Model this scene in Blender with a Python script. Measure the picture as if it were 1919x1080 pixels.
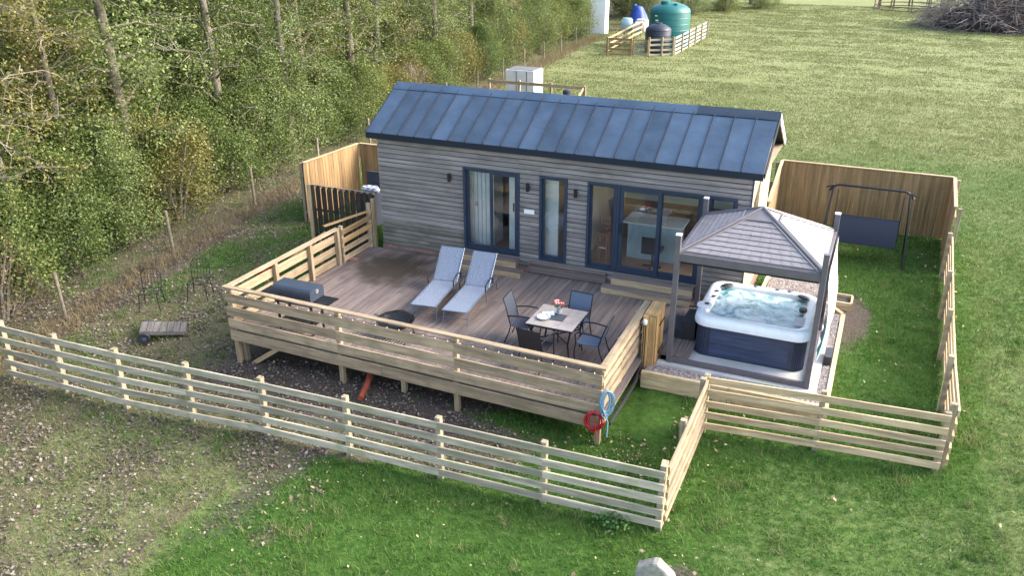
import bpy, math, random
import numpy as np
from mathutils import Matrix, Vector
for o in list(bpy.data.objects): bpy.data.objects.remove(o)
S = bpy.context.scene
C = S.collection
R = math.radians
random.seed(7)
RNG = np.random.default_rng(7)

# ---------------------------------------------------------------- camera, sky, sun, exposure
CAM = Vector((11.5443, -17.746, 8.0202)); YAW, PITCH, ROLL, FPX = -0.4154, 0.4142, -0.0024, 1576.3
cd = bpy.data.cameras.new('camera'); cam = bpy.data.objects.new('camera', cd); C.objects.link(cam)
fw = Vector((math.sin(YAW)*math.cos(PITCH), math.cos(YAW)*math.cos(PITCH), -math.sin(PITCH)))
rt = Vector((math.cos(YAW), -math.sin(YAW), 0)); up = rt.cross(fw)
r2 = rt*math.cos(ROLL)+up*math.sin(ROLL); u2 = -rt*math.sin(ROLL)+up*math.cos(ROLL)
cam.matrix_world = Matrix(((r2.x, u2.x, -fw.x, CAM.x), (r2.y, u2.y, -fw.y, CAM.y), (r2.z, u2.z, -fw.z, CAM.z), (0, 0, 0, 1)))
cd.sensor_fit = 'HORIZONTAL'; cd.sensor_width = 36.0; cd.lens = 36.0*FPX/1919.0
cd.clip_start = 0.1; cd.clip_end = 5000
S.camera = cam
SUN_EL, SUN_AZ = R(33), R(24)      # azimuth measured from +x towards +y
w = bpy.data.worlds.new('World'); S.world = w; w.use_nodes = True
nt = w.node_tree; nt.nodes.clear()
sky = nt.nodes.new('ShaderNodeTexSky'); sky.sky_type = 'NISHITA'; sky.sun_disc = False
sky.sun_elevation = SUN_EL; sky.sun_rotation = math.pi/2-SUN_AZ
sky.air_density = 1.0; sky.dust_density = 3.0; sky.ozone_density = 1.0
bg = nt.nodes.new('ShaderNodeBackground'); bg.inputs[1].default_value = 0.15
wo = nt.nodes.new('ShaderNodeOutputWorld')
hs = nt.nodes.new('ShaderNodeHueSaturation'); hs.inputs['Saturation'].default_value = .95   # thin high cloud pales the blue
nt.links.new(sky.outputs[0], hs.inputs['Color']); nt.links.new(hs.outputs[0], bg.inputs[0]); nt.links.new(bg.outputs[0], wo.inputs[0])
sl = bpy.data.lights.new('sun', 'SUN'); sl.energy = 1.0; sl.angle = R(25); sl.color = (1.0, 0.985, 0.96)
so = bpy.data.objects.new('sun', sl); C.objects.link(so)
sd = Vector((math.cos(SUN_EL)*math.cos(SUN_AZ), math.cos(SUN_EL)*math.sin(SUN_AZ), math.sin(SUN_EL)))
so.rotation_euler = sd.to_track_quat('Z', 'Y').to_euler(); so.location = (30, 12, 25)
S.view_settings.view_transform = 'Standard'; S.view_settings.look = 'None'
S.view_settings.gamma = 1.0; S.view_settings.use_curve_mapping = False
S.view_settings.exposure = 2.28

# ---------------------------------------------------------------- numeric helpers
def sstep(a, b, x):
    t = np.clip((np.asarray(x, float)-a)/(b-a), 0, 1); return t*t*(3-2*t)
def vnoise(x, y, seed=0):
    x = np.asarray(x, float); y = np.asarray(y, float)
    xi = np.floor(x).astype(np.int64); yi = np.floor(y).astype(np.int64); fx = x-xi; fy = y-yi
    def h(a, b):
        n = (a*374761393+b*668265263+seed*1442695041) & 0x7fffffff
        n = ((n ^ (n >> 13))*1274126177) & 0x7fffffff
        return ((n ^ (n >> 16)) & 0xffff)/65535.0
    fx = fx*fx*(3-2*fx); fy = fy*fy*(3-2*fy)
    return (h(xi, yi)*(1-fx)+h(xi+1, yi)*fx)*(1-fy)+(h(xi, yi+1)*(1-fx)+h(xi+1, yi+1)*fx)*fy
def fbm(x, y, seed=0, o=4):
    s = 0; a = .5; t = 0
    for k in range(o):
        s = s+a*vnoise(np.asarray(x)*2**k, np.asarray(y)*2**k, seed+k); t += a; a *= .5
    return s/t
def zbase(x, y):
    z = np.interp(y, [-30, -12, -9, -7, -5, -3.2, 0, 5, 40, 400], [-1.5, -1.15, -.97, -.82, -.68, -.47, -.38, -.33, -.33, -.33])
    z = z-.13*sstep(2.5, -1.5, x)*sstep(5, -3, y)
    return z
def zg(x, y):
    x = np.asarray(x, float); y = np.asarray(y, float)
    return zbase(x, y)+.05*(fbm(x*.55, y*.55, 3)-.5)+.03*(fbm(x*2.2, y*2.2, 9, 2)-.5)
def gz(x, y): return float(zg(x, y))
# ground cover, 0..1
def litter(x, y):
    b = np.interp(y, [-20, -10.6, -7.6, -7.2, -5.6, -5.2, -1, 3, 6, 12, 20, 47, 80], [1.2, 2.4, 3.4, 5.6, 6.6, -.3, -2.2, -3.2, -4.6, -6.2, -7.0, -8.8, -12])
    n = (fbm(np.asarray(x)*.8, np.asarray(y)*.8, 21)-.5)*3.2
    l = sstep(-.35, .45, b-x+n*sstep(30, 5, y))
    k = .95*sstep(-1.2, .5, x)*sstep(-7.4, -6.4, y)+.82+.6*(sstep(.40, .62, fbm(np.asarray(x)*.9+7, np.asarray(y)*.9, 45))-.45)
    k = k*(1-.5*sstep(-5.6, -4.4, x)*sstep(-.6, -1.4, x)*sstep(-3.6, -1.5, y))
    return l*np.clip(k, .12, 1)
def dirt(x, y):
    x = np.asarray(x, float); y = np.asarray(y, float)
    n = (fbm(x*.9, y*.9, 31)-.5)*2.0
    d = sstep(6.2, 5.2, x+n*.8)*sstep(-7.0, -6.2, y+n*.7)*sstep(-2, -2.6, y)*sstep(-1.2, -.2, x)
    d = np.maximum(d, .95*sstep(1.1, .35, np.hypot((x-11.65)/.5, (y-1.2)/2.0)+n*.35))
    d = np.maximum(d, .62*sstep(1.1, .3, np.hypot((x-2.7-(y+9)*.2)/.6, (y+8.9)/1.9)+n*.7))
    d = np.maximum(d, .8*sstep(-1.1, -.8, x+n*.3)*sstep(.4, -.1, x)*sstep(-5, -4, y)*sstep(.5, -.2, y))
    d = np.maximum(d, .8*sstep(1.0, .3, np.abs(x-(-5.4-.083*(y+6)))/.8+n*.5)*sstep(-9, -6, y))
    d = np.maximum(d, .75*sstep(1.0, .5, np.hypot((x-9.9)/.55, (y+7.9)/.35)+n*.5))
    return d
def dry(x, y):
    x = np.asarray(x, float); y = np.asarray(y, float)
    d = (.3*sstep(4, 10, y)+.6*sstep(6, 30, y+(fbm(x*.2, y*.2, 5)-.5)*16))
    d = np.maximum(d, .75*sstep(3.4, 1.8, x+(fbm(x*.7, y*.7, 8)-.5)*1.5)*sstep(-5.5, -7.5, y))
    d = np.maximum(d, .45*sstep(13.2, 14.6, x))
    d = np.maximum(d, .35*sstep(9.0, 11, x)*sstep(-4.2, -5, y))
    return np.clip(d*(.65+.7*fbm(x*.35, y*.35, 12)), 0, 1)

# ---------------------------------------------------------------- material helpers
MATS = {}
def mat(name, col, rough=.7, var=.0, noise=None, bump=0, metal=0, spec=.5, grain=None, dark=None, darkamt=.0, dscale=3.0, seed=0, island=0.0, bscale=None):
    """principled material; grain = stretch for wood grain in object space (x is the long axis)"""
    if name in MATS: return MATS[name]
    m = bpy.data.materials.new(name); m.use_nodes = True; N = m.node_tree.nodes; L = m.node_tree.links
    b = N['Principled BSDF']; b.inputs['Roughness'].default_value = rough; b.inputs['Metallic'].default_value = metal
    b.inputs['Specular IOR Level'].default_value = spec
    tc = N.new('ShaderNodeTexCoord'); oi = N.new('ShaderNodeObjectInfo')
    off = N.new('ShaderNodeVectorMath'); off.operation = 'MULTIPLY_ADD'
    comb = N.new('ShaderNodeCombineXYZ'); 
    for k in range(3): L.new(oi.outputs['Random'], comb.inputs[k])
    L.new(comb.outputs[0], off.inputs[0]); off.inputs[1].default_value = (37, 53, 71); L.new(tc.outputs['Object'], off.inputs[2])
    vec = off.outputs[0]
    cur = None
    rgb = N.new('ShaderNodeRGB'); rgb.outputs[0].default_value = (*col, 1); cur = rgb.outputs[0]
    def mixc(fac, a, bcol, typ='MIX'):
        mx = N.new('ShaderNodeMix'); mx.data_type = 'RGBA'; mx.blend_type = typ
        if isinstance(fac, float): mx.inputs[0].default_value = fac
        else: L.new(fac, mx.inputs[0])
        L.new(a, mx.inputs[6])
        if isinstance(bcol, tuple): mx.inputs[7].default_value = (*bcol, 1)
        else: L.new(bcol, mx.inputs[7])
        return mx.outputs[2]
    hn = None
    if grain:
        mp = N.new('ShaderNodeVectorMath'); mp.operation = 'MULTIPLY'; L.new(vec, mp.inputs[0]); mp.inputs[1].default_value = grain
        nz = N.new('ShaderNodeTexNoise'); nz.inputs['Scale'].default_value = 1; nz.inputs['Detail'].default_value = 5; nz.inputs['Roughness'].default_value = .65; nz.inputs['Distortion'].default_value = .6
        L.new(mp.outputs[0], nz.inputs['Vector']); hn = nz.outputs[0]
        rp = N.new('ShaderNodeMapRange'); rp.inputs[1].default_value = .3; rp.inputs[2].default_value = .7; rp.inputs[3].default_value = .55; rp.inputs[4].default_value = 1.35; L.new(hn, rp.inputs[0])
        cur = mixc(1.0, cur, rp.outputs[0], 'MULTIPLY')
    if noise:
        sc, amt = noise
        nz = N.new('ShaderNodeTexNoise'); nz.inputs['Scale'].default_value = sc; nz.inputs['Detail'].default_value = 4; L.new(vec, nz.inputs['Vector'])
        if hn is None: hn = nz.outputs[0]
        rp = N.new('ShaderNodeMapRange'); rp.inputs[1].default_value = .3; rp.inputs[2].default_value = .7; rp.inputs[3].default_value = 1-amt; rp.inputs[4].default_value = 1+amt; L.new(nz.outputs[0], rp.inputs[0])
        cur = mixc(1.0, cur, rp.outputs[0], 'MULTIPLY')
    if dark:
        nz = N.new('ShaderNodeTexNoise'); nz.inputs['Scale'].default_value = dscale; nz.inputs['Detail'].default_value = 6; nz.inputs['Roughness'].default_value = .6; L.new(vec, nz.inputs['Vector'])
        rp = N.new('ShaderNodeMapRange'); rp.inputs[1].default_value = .48; rp.inputs[2].default_value = .68; rp.inputs[4].default_value = darkamt; L.new(nz.outputs[0], rp.inputs[0])
        cur = mixc(rp.outputs[0], cur, dark)
    if var or island:
        rp = N.new('ShaderNodeMapRange'); a = max(var, island); rp.inputs[3].default_value = 1-a; rp.inputs[4].default_value = 1+a
        if island:
            g = N.new('ShaderNodeNewGeometry'); L.new(g.outputs['Random Per Island'], rp.inputs[0])
        else: L.new(oi.outputs['Random'], rp.inputs[0])
        cur = mixc(1.0, cur, rp.outputs[0], 'MULTIPLY')
    L.new(cur, b.inputs['Base Color'])
    if bump and hn is not None:
        bp = N.new('ShaderNodeBump'); bp.inputs['Strength'].default_value = bump; bp.inputs['Distance'].default_value = .01
        if bscale:
            nz = N.new('ShaderNodeTexNoise'); nz.inputs['Scale'].default_value = bscale; nz.inputs['Detail'].default_value = 3; L.new(vec, nz.inputs['Vector']); hn = nz.outputs[0]; bp.inputs['Distance'].default_value = .05
        L.new(hn, bp.inputs['Height']); L.new(bp.outputs[0], b.inputs['Normal'])
    MATS[name] = m; return m
def leafmat(name, cols, trans=.35):
    m = bpy.data.materials.new(name); m.use_nodes = True; N = m.node_tree.nodes; L = m.node_tree.links
    b = N['Principled BSDF']; out = N['Material Output']; b.inputs['Roughness'].default_value = .55; b.inputs['Specular IOR Level'].default_value = .35
    g = N.new('ShaderNodeNewGeometry'); oi = N.new('ShaderNodeObjectInfo'); rp = N.new('ShaderNodeValToRGB')
    ad = N.new('ShaderNodeMath'); ad.operation = 'MULTIPLY_ADD'; L.new(oi.outputs['Random'], ad.inputs[0]); ad.inputs[1].default_value = .3; L.new(g.outputs['Random Per Island'], ad.inputs[2])
    sb = N.new('ShaderNodeMath'); sb.operation = 'MULTIPLY'; L.new(ad.outputs[0], sb.inputs[0]); sb.inputs[1].default_value = 1/1.3
    e = rp.color_ramp.elements
    while len(e) < len(cols): e.new(.5)
    for k, (p, c) in enumerate(cols): e[k].position = p; e[k].color = (*c, 1)
    L.new(sb.outputs[0], rp.inputs[0]); L.new(rp.outputs[0], b.inputs['Base Color'])
    tr = N.new('ShaderNodeBsdfTranslucent'); L.new(rp.outputs[0], tr.inputs[0]); mx = N.new('ShaderNodeMixShader'); mx.inputs[0].default_value = trans
    L.new(b.outputs[0], mx.inputs[1]); L.new(tr.outputs[0], mx.inputs[2]); L.new(mx.outputs[0], out.inputs[0])
    return m

# ---------------------------------------------------------------- object helpers
PM = {}
def props(o, label=None, cat=None, group=None, kind=None):
    if label: o['label'] = label
    if cat: o['category'] = cat
    if group: o['group'] = group
    if kind: o['kind'] = kind
    return o
def thing(name, label, cat, loc=(0, 0, 0), rz=0, group=None):
    o = bpy.data.objects.new(name, None); C.objects.link(o); o.empty_display_size = .2
    M = Matrix.Translation(Vector(loc)) @ Matrix.Rotation(rz, 4, 'Z'); o.matrix_world = M; PM[o.name] = M
    return props(o, label, cat, group)
def place(o, parent, M, world=True):
    if parent is not None:
        o.parent = parent
        if world and parent.name in PM: M = PM[parent.name].inverted() @ M
    o.matrix_basis = M
    return o
class MB:
    def __init__(s): s.v = []; s.f = []
    def add(s, vs, fs):
        n = len(s.v); s.v += [tuple(p) for p in vs]; s.f += [tuple(i+n for i in f) for f in fs]; return s
    def box(s, x0, x1, y0, y1, z0, z1):
        return s.add([(x0, y0, z0), (x1, y0, z0), (x1, y1, z0), (x0, y1, z0), (x0, y0, z1), (x1, y0, z1), (x1, y1, z1), (x0, y1, z1)],
                     [(0, 3, 2, 1), (4, 5, 6, 7), (0, 1, 5, 4), (1, 2, 6, 5), (2, 3, 7, 6), (3, 0, 4, 7)])
    def prism(s, poly, y0, y1):      # poly in xz, extruded along y
        n = len(poly); vs = [(x, y0, z) for x, z in poly]+[(x, y1, z) for x, z in poly]
        fs = [tuple(range(n)), tuple(range(2*n-1, n-1, -1))]+[(i, i+n, (i+1) % n+n, (i+1) % n) for i in range(n)]
        return s.add(vs, fs)
    def tube(s, pts, r, seg=6, closed=False):
        pts = [Vector(p) for p in pts]; n = len(pts); rs = r if isinstance(r, (list, tuple)) else [r]*n
        vs = []; fs = []; prev = None
        for i, p in enumerate(pts):
            a = pts[(i-1) % n] if (i > 0 or closed) else p; b = pts[(i+1) % n] if (i < n-1 or closed) else p
            d = (b-a).normalized() if (b-a).length > 1e-9 else Vector((0, 0, 1))
            if prev is None: u = d.orthogonal().normalized()
            else:
                u = prev-d*prev.dot(d); u = u.normalized() if u.length > 1e-6 else d.orthogonal().normalized()
            prev = u; q = d.cross(u)
            for k in range(seg):
                t = 2*math.pi*k/seg; vs.append(p+(u*math.cos(t)+q*math.sin(t))*rs[i])
        m = n if closed else n-1
        for i in range(m):
            j = (i+1) % n
            for k in range(seg): fs.append((i*seg+k, i*seg+(k+1) % seg, j*seg+(k+1) % seg, j*seg+k))
        if not closed: fs += [tuple(range(seg-1, -1, -1)), tuple((n-1)*seg+k for k in range(seg))]
        return s.add(vs, fs)
    def lathe(s, prof, seg=24, c=(0, 0)):
        vs = []; fs = []; n = len(prof)
        for r, z in prof:
            for k in range(seg):
                t = 2*math.pi*k/seg; vs.append((c[0]+r*math.cos(t), c[1]+r*math.sin(t), z))
        for i in range(n-1):
            for k in range(seg): fs.append((i*seg+k, i*seg+(k+1) % seg, (i+1)*seg+(k+1) % seg, (i+1)*seg+k))
        fs.append(tuple(range(seg-1, -1, -1))); fs.append(tuple((n-1)*seg+k for k in range(seg)))
        return s.add(vs, fs)
    def build(s, name, m, parent=None, world=False, smooth=False, M=None):
        me = bpy.data.meshes.new(name); me.from_pydata(s.v, [], s.f); me.validate(); me.update()
        if m: me.materials.append(m)
        if smooth:
            me.polygons.foreach_set('use_smooth', [True]*len(me.polygons)); me.set_sharp_from_angle(angle=R(40))
        o = bpy.data.objects.new(name, me); C.objects.link(o)
        return place(o, parent, M or Matrix.Identity(4), world)
BOXC = {}
def frame_of(p0, p1, nrm=(0, 0, 1)):
    """x along p0->p1, z near nrm"""
    p0 = Vector(p0); p1 = Vector(p1); x = (p1-p0); L = x.length; x.normalize(); z = Vector(nrm); z = (z-x*z.dot(x))
    z.normalize(); y = z.cross(x)
    M = Matrix(((x.x, y.x, z.x, 0), (x.y, y.y, z.y, 0), (x.z, y.z, z.z, 0), (0, 0, 0, 1))); M.translation = (p0+p1)/2
    return M, L
def board(name, p0, p1, wz, ty, m, parent, nrm=(0, 0, 1), world=True, roll=0):
    """timber from p0 to p1: wz is its size along nrm, ty across"""
    M, L = frame_of(p0, p1, nrm); key = (round(L, 3), round(wz, 4), round(ty, 4), m.name)
    if roll: M = M @ Matrix.Rotation(roll, 4, 'X')
    me = BOXC.get(key)
    if me is None:
        b = MB(); c = min(.004, ty*.2, wz*.2); h = L/2; a = wz/2; t = ty/2
        sec = [(-t+c, -a), (t-c, -a), (t, -a+c), (t, a-c), (t-c, a), (-t+c, a), (-t, a-c), (-t, -a+c)]
        vs = [(-h, y, z) for y, z in sec]+[(h, y, z) for y, z in sec]
        fs = [tuple(range(7, -1, -1)), tuple(range(8, 16))]+[(i, (i+1) % 8, (i+1) % 8+8, i+8) for i in range(8)]
        b.add(vs, fs); me = bpy.data.meshes.new(name); me.from_pydata(b.v, [], b.f); me.update(); me.materials.append(m); BOXC[key] = me
    o = bpy.data.objects.new(name, me); C.objects.link(o)
    return place(o, parent, M, world)
def npmesh(name, verts, nper, m, parent=None):
    """mesh of equal polygons (nper corners each, consecutive verts) from a numpy array"""
    verts = np.ascontiguousarray(verts, np.float32).reshape(-1, 3); nv = len(verts); nf = nv//nper
    me = bpy.data.meshes.new(name); me.vertices.add(nv); me.vertices.foreach_set('co', verts.ravel())
    me.loops.add(nv); me.loops.foreach_set('vertex_index', np.arange(nv, dtype=np.int32))
    me.polygons.add(nf); me.polygons.foreach_set('loop_start', np.arange(0, nv, nper, dtype=np.int32))
    me.update(calc_edges=True); me.materials.append(m)
    o = bpy.data.objects.new(name, me); C.objects.link(o)
    if parent is not None: o.parent = parent
    return o
def dup(o, parent=None):
    c = o.copy(); C.objects.link(c); c.parent = parent
    for ch in list(o.children): dup(ch, c)
    return c
def spawn(proto, loc, rz=0, sc=1, label=None, group=None, cat=None):
    c = dup(proto); c.matrix_basis = Matrix.Translation(Vector(loc)) @ Matrix.Rotation(rz, 4, 'Z') @ Matrix.Diagonal((sc, sc, sc, 1))
    return props(c, label, cat, group)

# ---------------------------------------------------------------- materials
M_RAIL_OLD = mat('weathered_rail', (.38, .325, .235), .85, var=.26, grain=(1.2, 18, 14), dark=(.22, .225, .12), darkamt=.75, dscale=2.2, bump=.4)
M_POST_OLD = mat('weathered_post', (.33, .265, .17), .85, var=.15, grain=(1.2, 14, 14), dark=(.2, .19, .1), darkamt=.6, dscale=2.5, bump=.4)
M_RAIL_NEW = mat('new_rail', (.45, .33, .19), .8, var=.13, grain=(1.0, 16, 14), dark=(.40, .27, .13), darkamt=.5, dscale=4, bump=.3)
M_DECKRAIL = mat('deck_rail_timber', (.335, .245, .15), .85, var=.14, grain=(1.0, 16, 14), dark=(.2, .155, .085), darkamt=.75, dscale=2.6, bump=.4)
M_PANEL = mat('feather_edge', (.28, .178, .08), .8, var=.22, grain=(.8, 14, 14), dark=(.24, .13, .05), darkamt=.6, dscale=3, bump=.4)
M_DECK = mat('deck_board', (.165, .126, .108), .72, var=.17, grain=(.7, 12, 12), dark=(.11, .082, .07), darkamt=.6, dscale=1.2, bump=.4)
M_CLAD = mat('cladding', (.275, .245, .232), .85, var=.2, grain=(.6, 15, 15), dark=(.16, .148, .125), darkamt=.7, dscale=1.3, bump=.5)
M_CLADG = mat('cladding_mossy', (.215, .195, .165), .88, var=.17, grain=(.6, 15, 15), dark=(.09, .1, .06), darkamt=.9, dscale=1.4, bump=.5)
M_ROOF = mat('roof_metal', (.07, .102, .14), .33, var=.16, noise=(1.5, .2), metal=.5, spec=.5, bump=.5, bscale=2.0)
M_ROOFDK = mat('roof_trim', (.014, .02, .03), .6, noise=(2, .1), spec=.25)
M_FRAME = mat('frame_blue_grey', (.020, .035, .062), .38, noise=(6, .1))
M_BLACK = mat('black_metal', (.014, .015, .018), .45, noise=(10, .15), metal=.3)
M_BLACKP = mat('black_plastic', (.02, .021, .024), .5, noise=(8, .2))
M_WHITE = mat('white_paint', (.78, .78, .74), .5, noise=(5, .05))
M_CREAM = mat('cream_render', (.42, .325, .2), .8, noise=(4, .08))
M_BRICK = mat('plinth', (.25, .135, .098), .85, noise=(8, .25), dark=(.14, .1, .08), darkamt=.6)
M_FLOORW = mat('floor_oak', (.24, .15, .085), .5, noise=(3, .2))
M_STONE = mat('stone', (.28, .25, .2), .9, noise=(14, .3), dark=(.2, .18, .14), darkamt=.7, bump=.6)
M_CONC = mat('concrete', (.48, .47, .45), .9, noise=(3, .15), dark=(.3, .33, .2), darkamt=.6, dscale=1.5)
def glassmat(name, tint=.92, refl=1.0):
    m = bpy.data.materials.new(name); m.use_nodes = True; N = m.node_tree.nodes; L = m.node_tree.links; N.remove(N['Principled BSDF'])
    t = N.new('ShaderNodeBsdfTransparent'); t.inputs[0].default_value = (tint*.96, tint*.99, tint, 1); g = N.new('ShaderNodeBsdfGlossy'); g.inputs['Roughness'].default_value = .01
    f = N.new('ShaderNodeFresnel'); f.inputs[0].default_value = 1.55; mu = N.new('ShaderNodeMath'); mu.operation = 'MULTIPLY'; mu.inputs[1].default_value = refl*1.7; mu.use_clamp = True
    L.new(f.outputs[0], mu.inputs[0]); mx = N.new('ShaderNodeMixShader'); L.new(mu.outputs[0], mx.inputs[0]); L.new(t.outputs[0], mx.inputs[1]); L.new(g.outputs[0], mx.inputs[2]); L.new(mx.outputs[0], N['Material Output'].inputs[0]); return m
M_GLASS = glassmat('glass', 1.0)

# ---------------------------------------------------------------- ground
def axis(lo, hi, st, far0, far1):
    a = list(np.arange(lo, hi+1e-6, st)); s = st; x = a[0]; left = []
    while x > far0: s *= 1.22; x -= s; left.append(x)
    s = st; x = a[-1]; right = []
    while x < far1: s *= 1.16; x += s; right.append(x)
    return np.array(left[::-1]+a+right)
gx = axis(-9, 18, .16, -900, 900); gy = axis(-13, 12, .16, -300, 1600)
X, Y = np.meshgrid(gx, gy, indexing='ij'); Z = zg(X, Y)
inside = (X > -.3) & (X < 8.2) & (Y > -5.0) & (Y < 3)
Z = np.where(inside, Z-.05, Z)
nx, ny = X.shape
me = bpy.data.meshes.new('ground'); me.vertices.add(nx*ny); me.vertices.foreach_set('co', np.stack([X, Y, Z], -1).astype(np.float32).ravel())
I, J = np.meshgrid(np.arange(nx-1), np.arange(ny-1), indexing='ij'); q = np.stack([I*ny+J, (I+1)*ny+J, (I+1)*ny+J+1, I*ny+J+1], -1).reshape(-1, 4)
me.loops.add(q.size); me.loops.foreach_set('vertex_index', q.ravel().astype(np.int32)); me.polygons.add(len(q)); me.polygons.foreach_set('loop_start', np.arange(0, q.size, 4, dtype=np.int32))
me.update(calc_edges=True); me.polygons.foreach_set('use_smooth', np.ones(len(q), bool))
for nm, fn in (('litter', litter), ('dirt', dirt), ('dry', dry)):
    at = me.attributes.new(nm, 'FLOAT', 'POINT'); at.data.foreach_set('value', np.asarray(fn(X, Y), np.float32).ravel())
def ground_mat():
    m = bpy.data.materials.new('ground'); m.use_nodes = True; N = m.node_tree.nodes; L = m.node_tree.links; b = N['Principled BSDF']; b.inputs['Roughness'].default_value = .95; b.inputs['Specular IOR Level'].default_value = .1
    tc = N.new('ShaderNodeTexCoord')
    def noise(sc, det=5, ro=.6, st=None):
        n = N.new('ShaderNodeTexNoise'); n.inputs['Scale'].default_value = sc; n.inputs['Detail'].default_value = det; n.inputs['Roughness'].default_value = ro
        if st:
            v = N.new('ShaderNodeVectorMath'); v.operation = 'MULTIPLY'; v.inputs[1].default_value = st; L.new(tc.outputs['Object'], v.inputs[0]); L.new(v.outputs[0], n.inputs['Vector'])
        else: L.new(tc.outputs['Object'], n.inputs['Vector'])
        return n.outputs[0]
    def ramp(f, cols):
        r = N.new('ShaderNodeValToRGB'); e = r.color_ramp.elements
        while len(e) < len(cols): e.new(.5)
        for k, (p, c) in enumerate(cols): e[k].position = p; e[k].color = (*c, 1)
        L.new(f, r.inputs[0]); return r.outputs[0]
    def mix(f, a, c):
        x = N.new('ShaderNodeMix'); x.data_type = 'RGBA'; L.new(f, x.inputs[0]); L.new(a, x.inputs[6]); L.new(c, x.inputs[7]); return x.outputs[2]
    def attr(n):
        a = N.new('ShaderNodeAttribute'); a.attribute_name = n; return a.outputs['Fac']
    def soft(a, nz, k=.6):
        x = N.new('ShaderNodeMath'); x.operation = 'MULTIPLY_ADD'; s = N.new('ShaderNodeMath'); s.operation = 'SUBTRACT'; L.new(nz, s.inputs[0]); s.inputs[1].default_value = .5
        L.new(s.outputs[0], x.inputs[0]); x.inputs[1].default_value = k*2; L.new(a, x.inputs[2])
        r = N.new('ShaderNodeMapRange'); r.inputs[1].default_value = .25; r.inputs[2].default_value = .75; L.new(x.outputs[0], r.inputs[0]); return r.outputs[0]
    fine = noise(38, 4); mid = noise(7, 5); big = noise(.9, 4); st = noise(1, 5, .65, (.5, 2.6, 1))
    green = ramp(mid, [(.3, (.03, .065, .012)), (.55, (.055, .115, .02)), (.75, (.09, .14, .035))])
    dryc = ramp(st, [(.28, (.145, .17, .06)), (.5, (.19, .205, .083)), (.68, (.235, .23, .11)), (.8, (.26, .225, .125))])
    lit = ramp(fine, [(.25, (.055, .055, .026)), (.45, (.1, .095, .046)), (.6, (.15, .128, .074)), (.75, (.23, .19, .13))])
    dr = ramp(fine, [(.3, (.055, .043, .033)), (.55, (.105, .083, .064)), (.75, (.2, .165, .14))])
    c = mix(soft(attr('dry'), mid, .35), green, dryc)
    c = mix(soft(attr('litter'), noise(16, 5, .7), 1.1), c, lit)
    c = mix(soft(attr('dirt'), noise(13, 5, .7), .8), c, dr)
    L.new(c, b.inputs['Base Color'])
    bp = N.new('ShaderNodeBump'); bp.inputs['Strength'].default_value = .7; bp.inputs['Distance'].default_value = .05; L.new(noise(18, 6, .7), bp.inputs['Height']); L.new(bp.outputs[0], b.inputs['Normal'])
    return m
me.materials.append(ground_mat())
ground = bpy.data.objects.new('ground', me); C.objects.link(ground); props(ground, kind='structure')

# ---------------------------------------------------------------- cabin
LX, DY = 9.3, 3.02
cab = thing('cabin', 'grey timber clad cabin with dark standing seam metal roof and sliding glass doors', 'cabin', (4.65, 1.5, gz(4.65, 1.5)))
EAVE_Y, EAVE_Z, RID_Y, RID_Z, OV = -.141, 3.142, 1.511, 4.0925, .2
slope = math.atan2(RID_Z-EAVE_Z, RID_Y-EAVE_Y)
ZD, ZT = .405, 2.505
OPEN = [(2.42, 3.92, ZD, ZT), (4.44, 5.135, ZD, ZT), (5.63, 8.3, ZD, ZT), (8.4, 9.02, 1.5, ZT)]
# wall cores with openings (front wall), then side and back walls
def wall_cells(x0, x1, z0, z1, opens):
    xs = sorted({x0, x1, *[o[0] for o in opens], *[o[1] for o in opens]}); out = []
    for a, b in zip(xs[:-1], xs[1:]):
        m = (a+b)/2; op = [o for o in opens if o[0] < m < o[1]]
        if op: o = op[0]; out += [(a, b, z0, o[2]), (a, b, o[3], z1)]
        else: out.append((a, b, z0, z1))
    return out
wb = MB()
for a, b, c, d in wall_cells(.02, LX-.02, .0, 3.05, OPEN): wb.box(a, b, .03, .14, c, d)
wb.build('front_wall', mat('wall_core', (.045, .038, .034), .9, noise=(3, .1)), cab, True)  # core colour darkened to paint shadow lines into the gaps between cladding boards
PLZ = .14
nrow = 25; rh = (3.08-PLZ)/nrow
for k in range(nrow):
    z0 = PLZ+k*rh; zc = z0+rh/2
    spans = [(0.0, LX)]
    for o in OPEN:
        if o[2]-.03 < zc < o[3]+.03:
            ns = []
            for a, b in spans:
                if o[0] > a and o[1] < b: ns += [(a, o[0]), (o[1], b)]
                else: ns.append((a, b))
            spans = ns
    for a, b in spans:
        cuts = [a]
        if b-a > 4.2: cuts.append(a+random.uniform(.35, .65)*(b-a))
        cuts.append(b)
        for p, q_ in zip(cuts[:-1], cuts[1:]):
            moss = (z0 < .75 and p < 2.4) or (z0 < 1.7 and p < 1.0 and random.random() < .4)
            board('cladding_board', (p+.002, .012+random.uniform(-.002, .002), zc), (q_-.002, .012, zc), rh*.89, .02, M_CLADG if moss else M_CLAD, cab, roll=R(11))
sw = MB()   # gable ends as one solid outline each
gab = lambda x0, x1: [(x0, x1)]
for nm, x0, x1 in (('end_wall', 0.02, .14),):
    e = MB(); poly = [(.14, 0), (DY, 0), (DY, 3.02), (RID_Y, 3.95), (.14, 3.16)]
    e.add([(x0, y, z) for y, z in poly]+[(x1, y, z) for y, z in poly], [(4, 3, 2, 1, 0), (5, 6, 7, 8, 9)]+[(i, (i+1) % 5, (i+1) % 5+5, i+5) for i in range(5)])
    e.build(nm, M_CLAD, cab, True)
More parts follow.
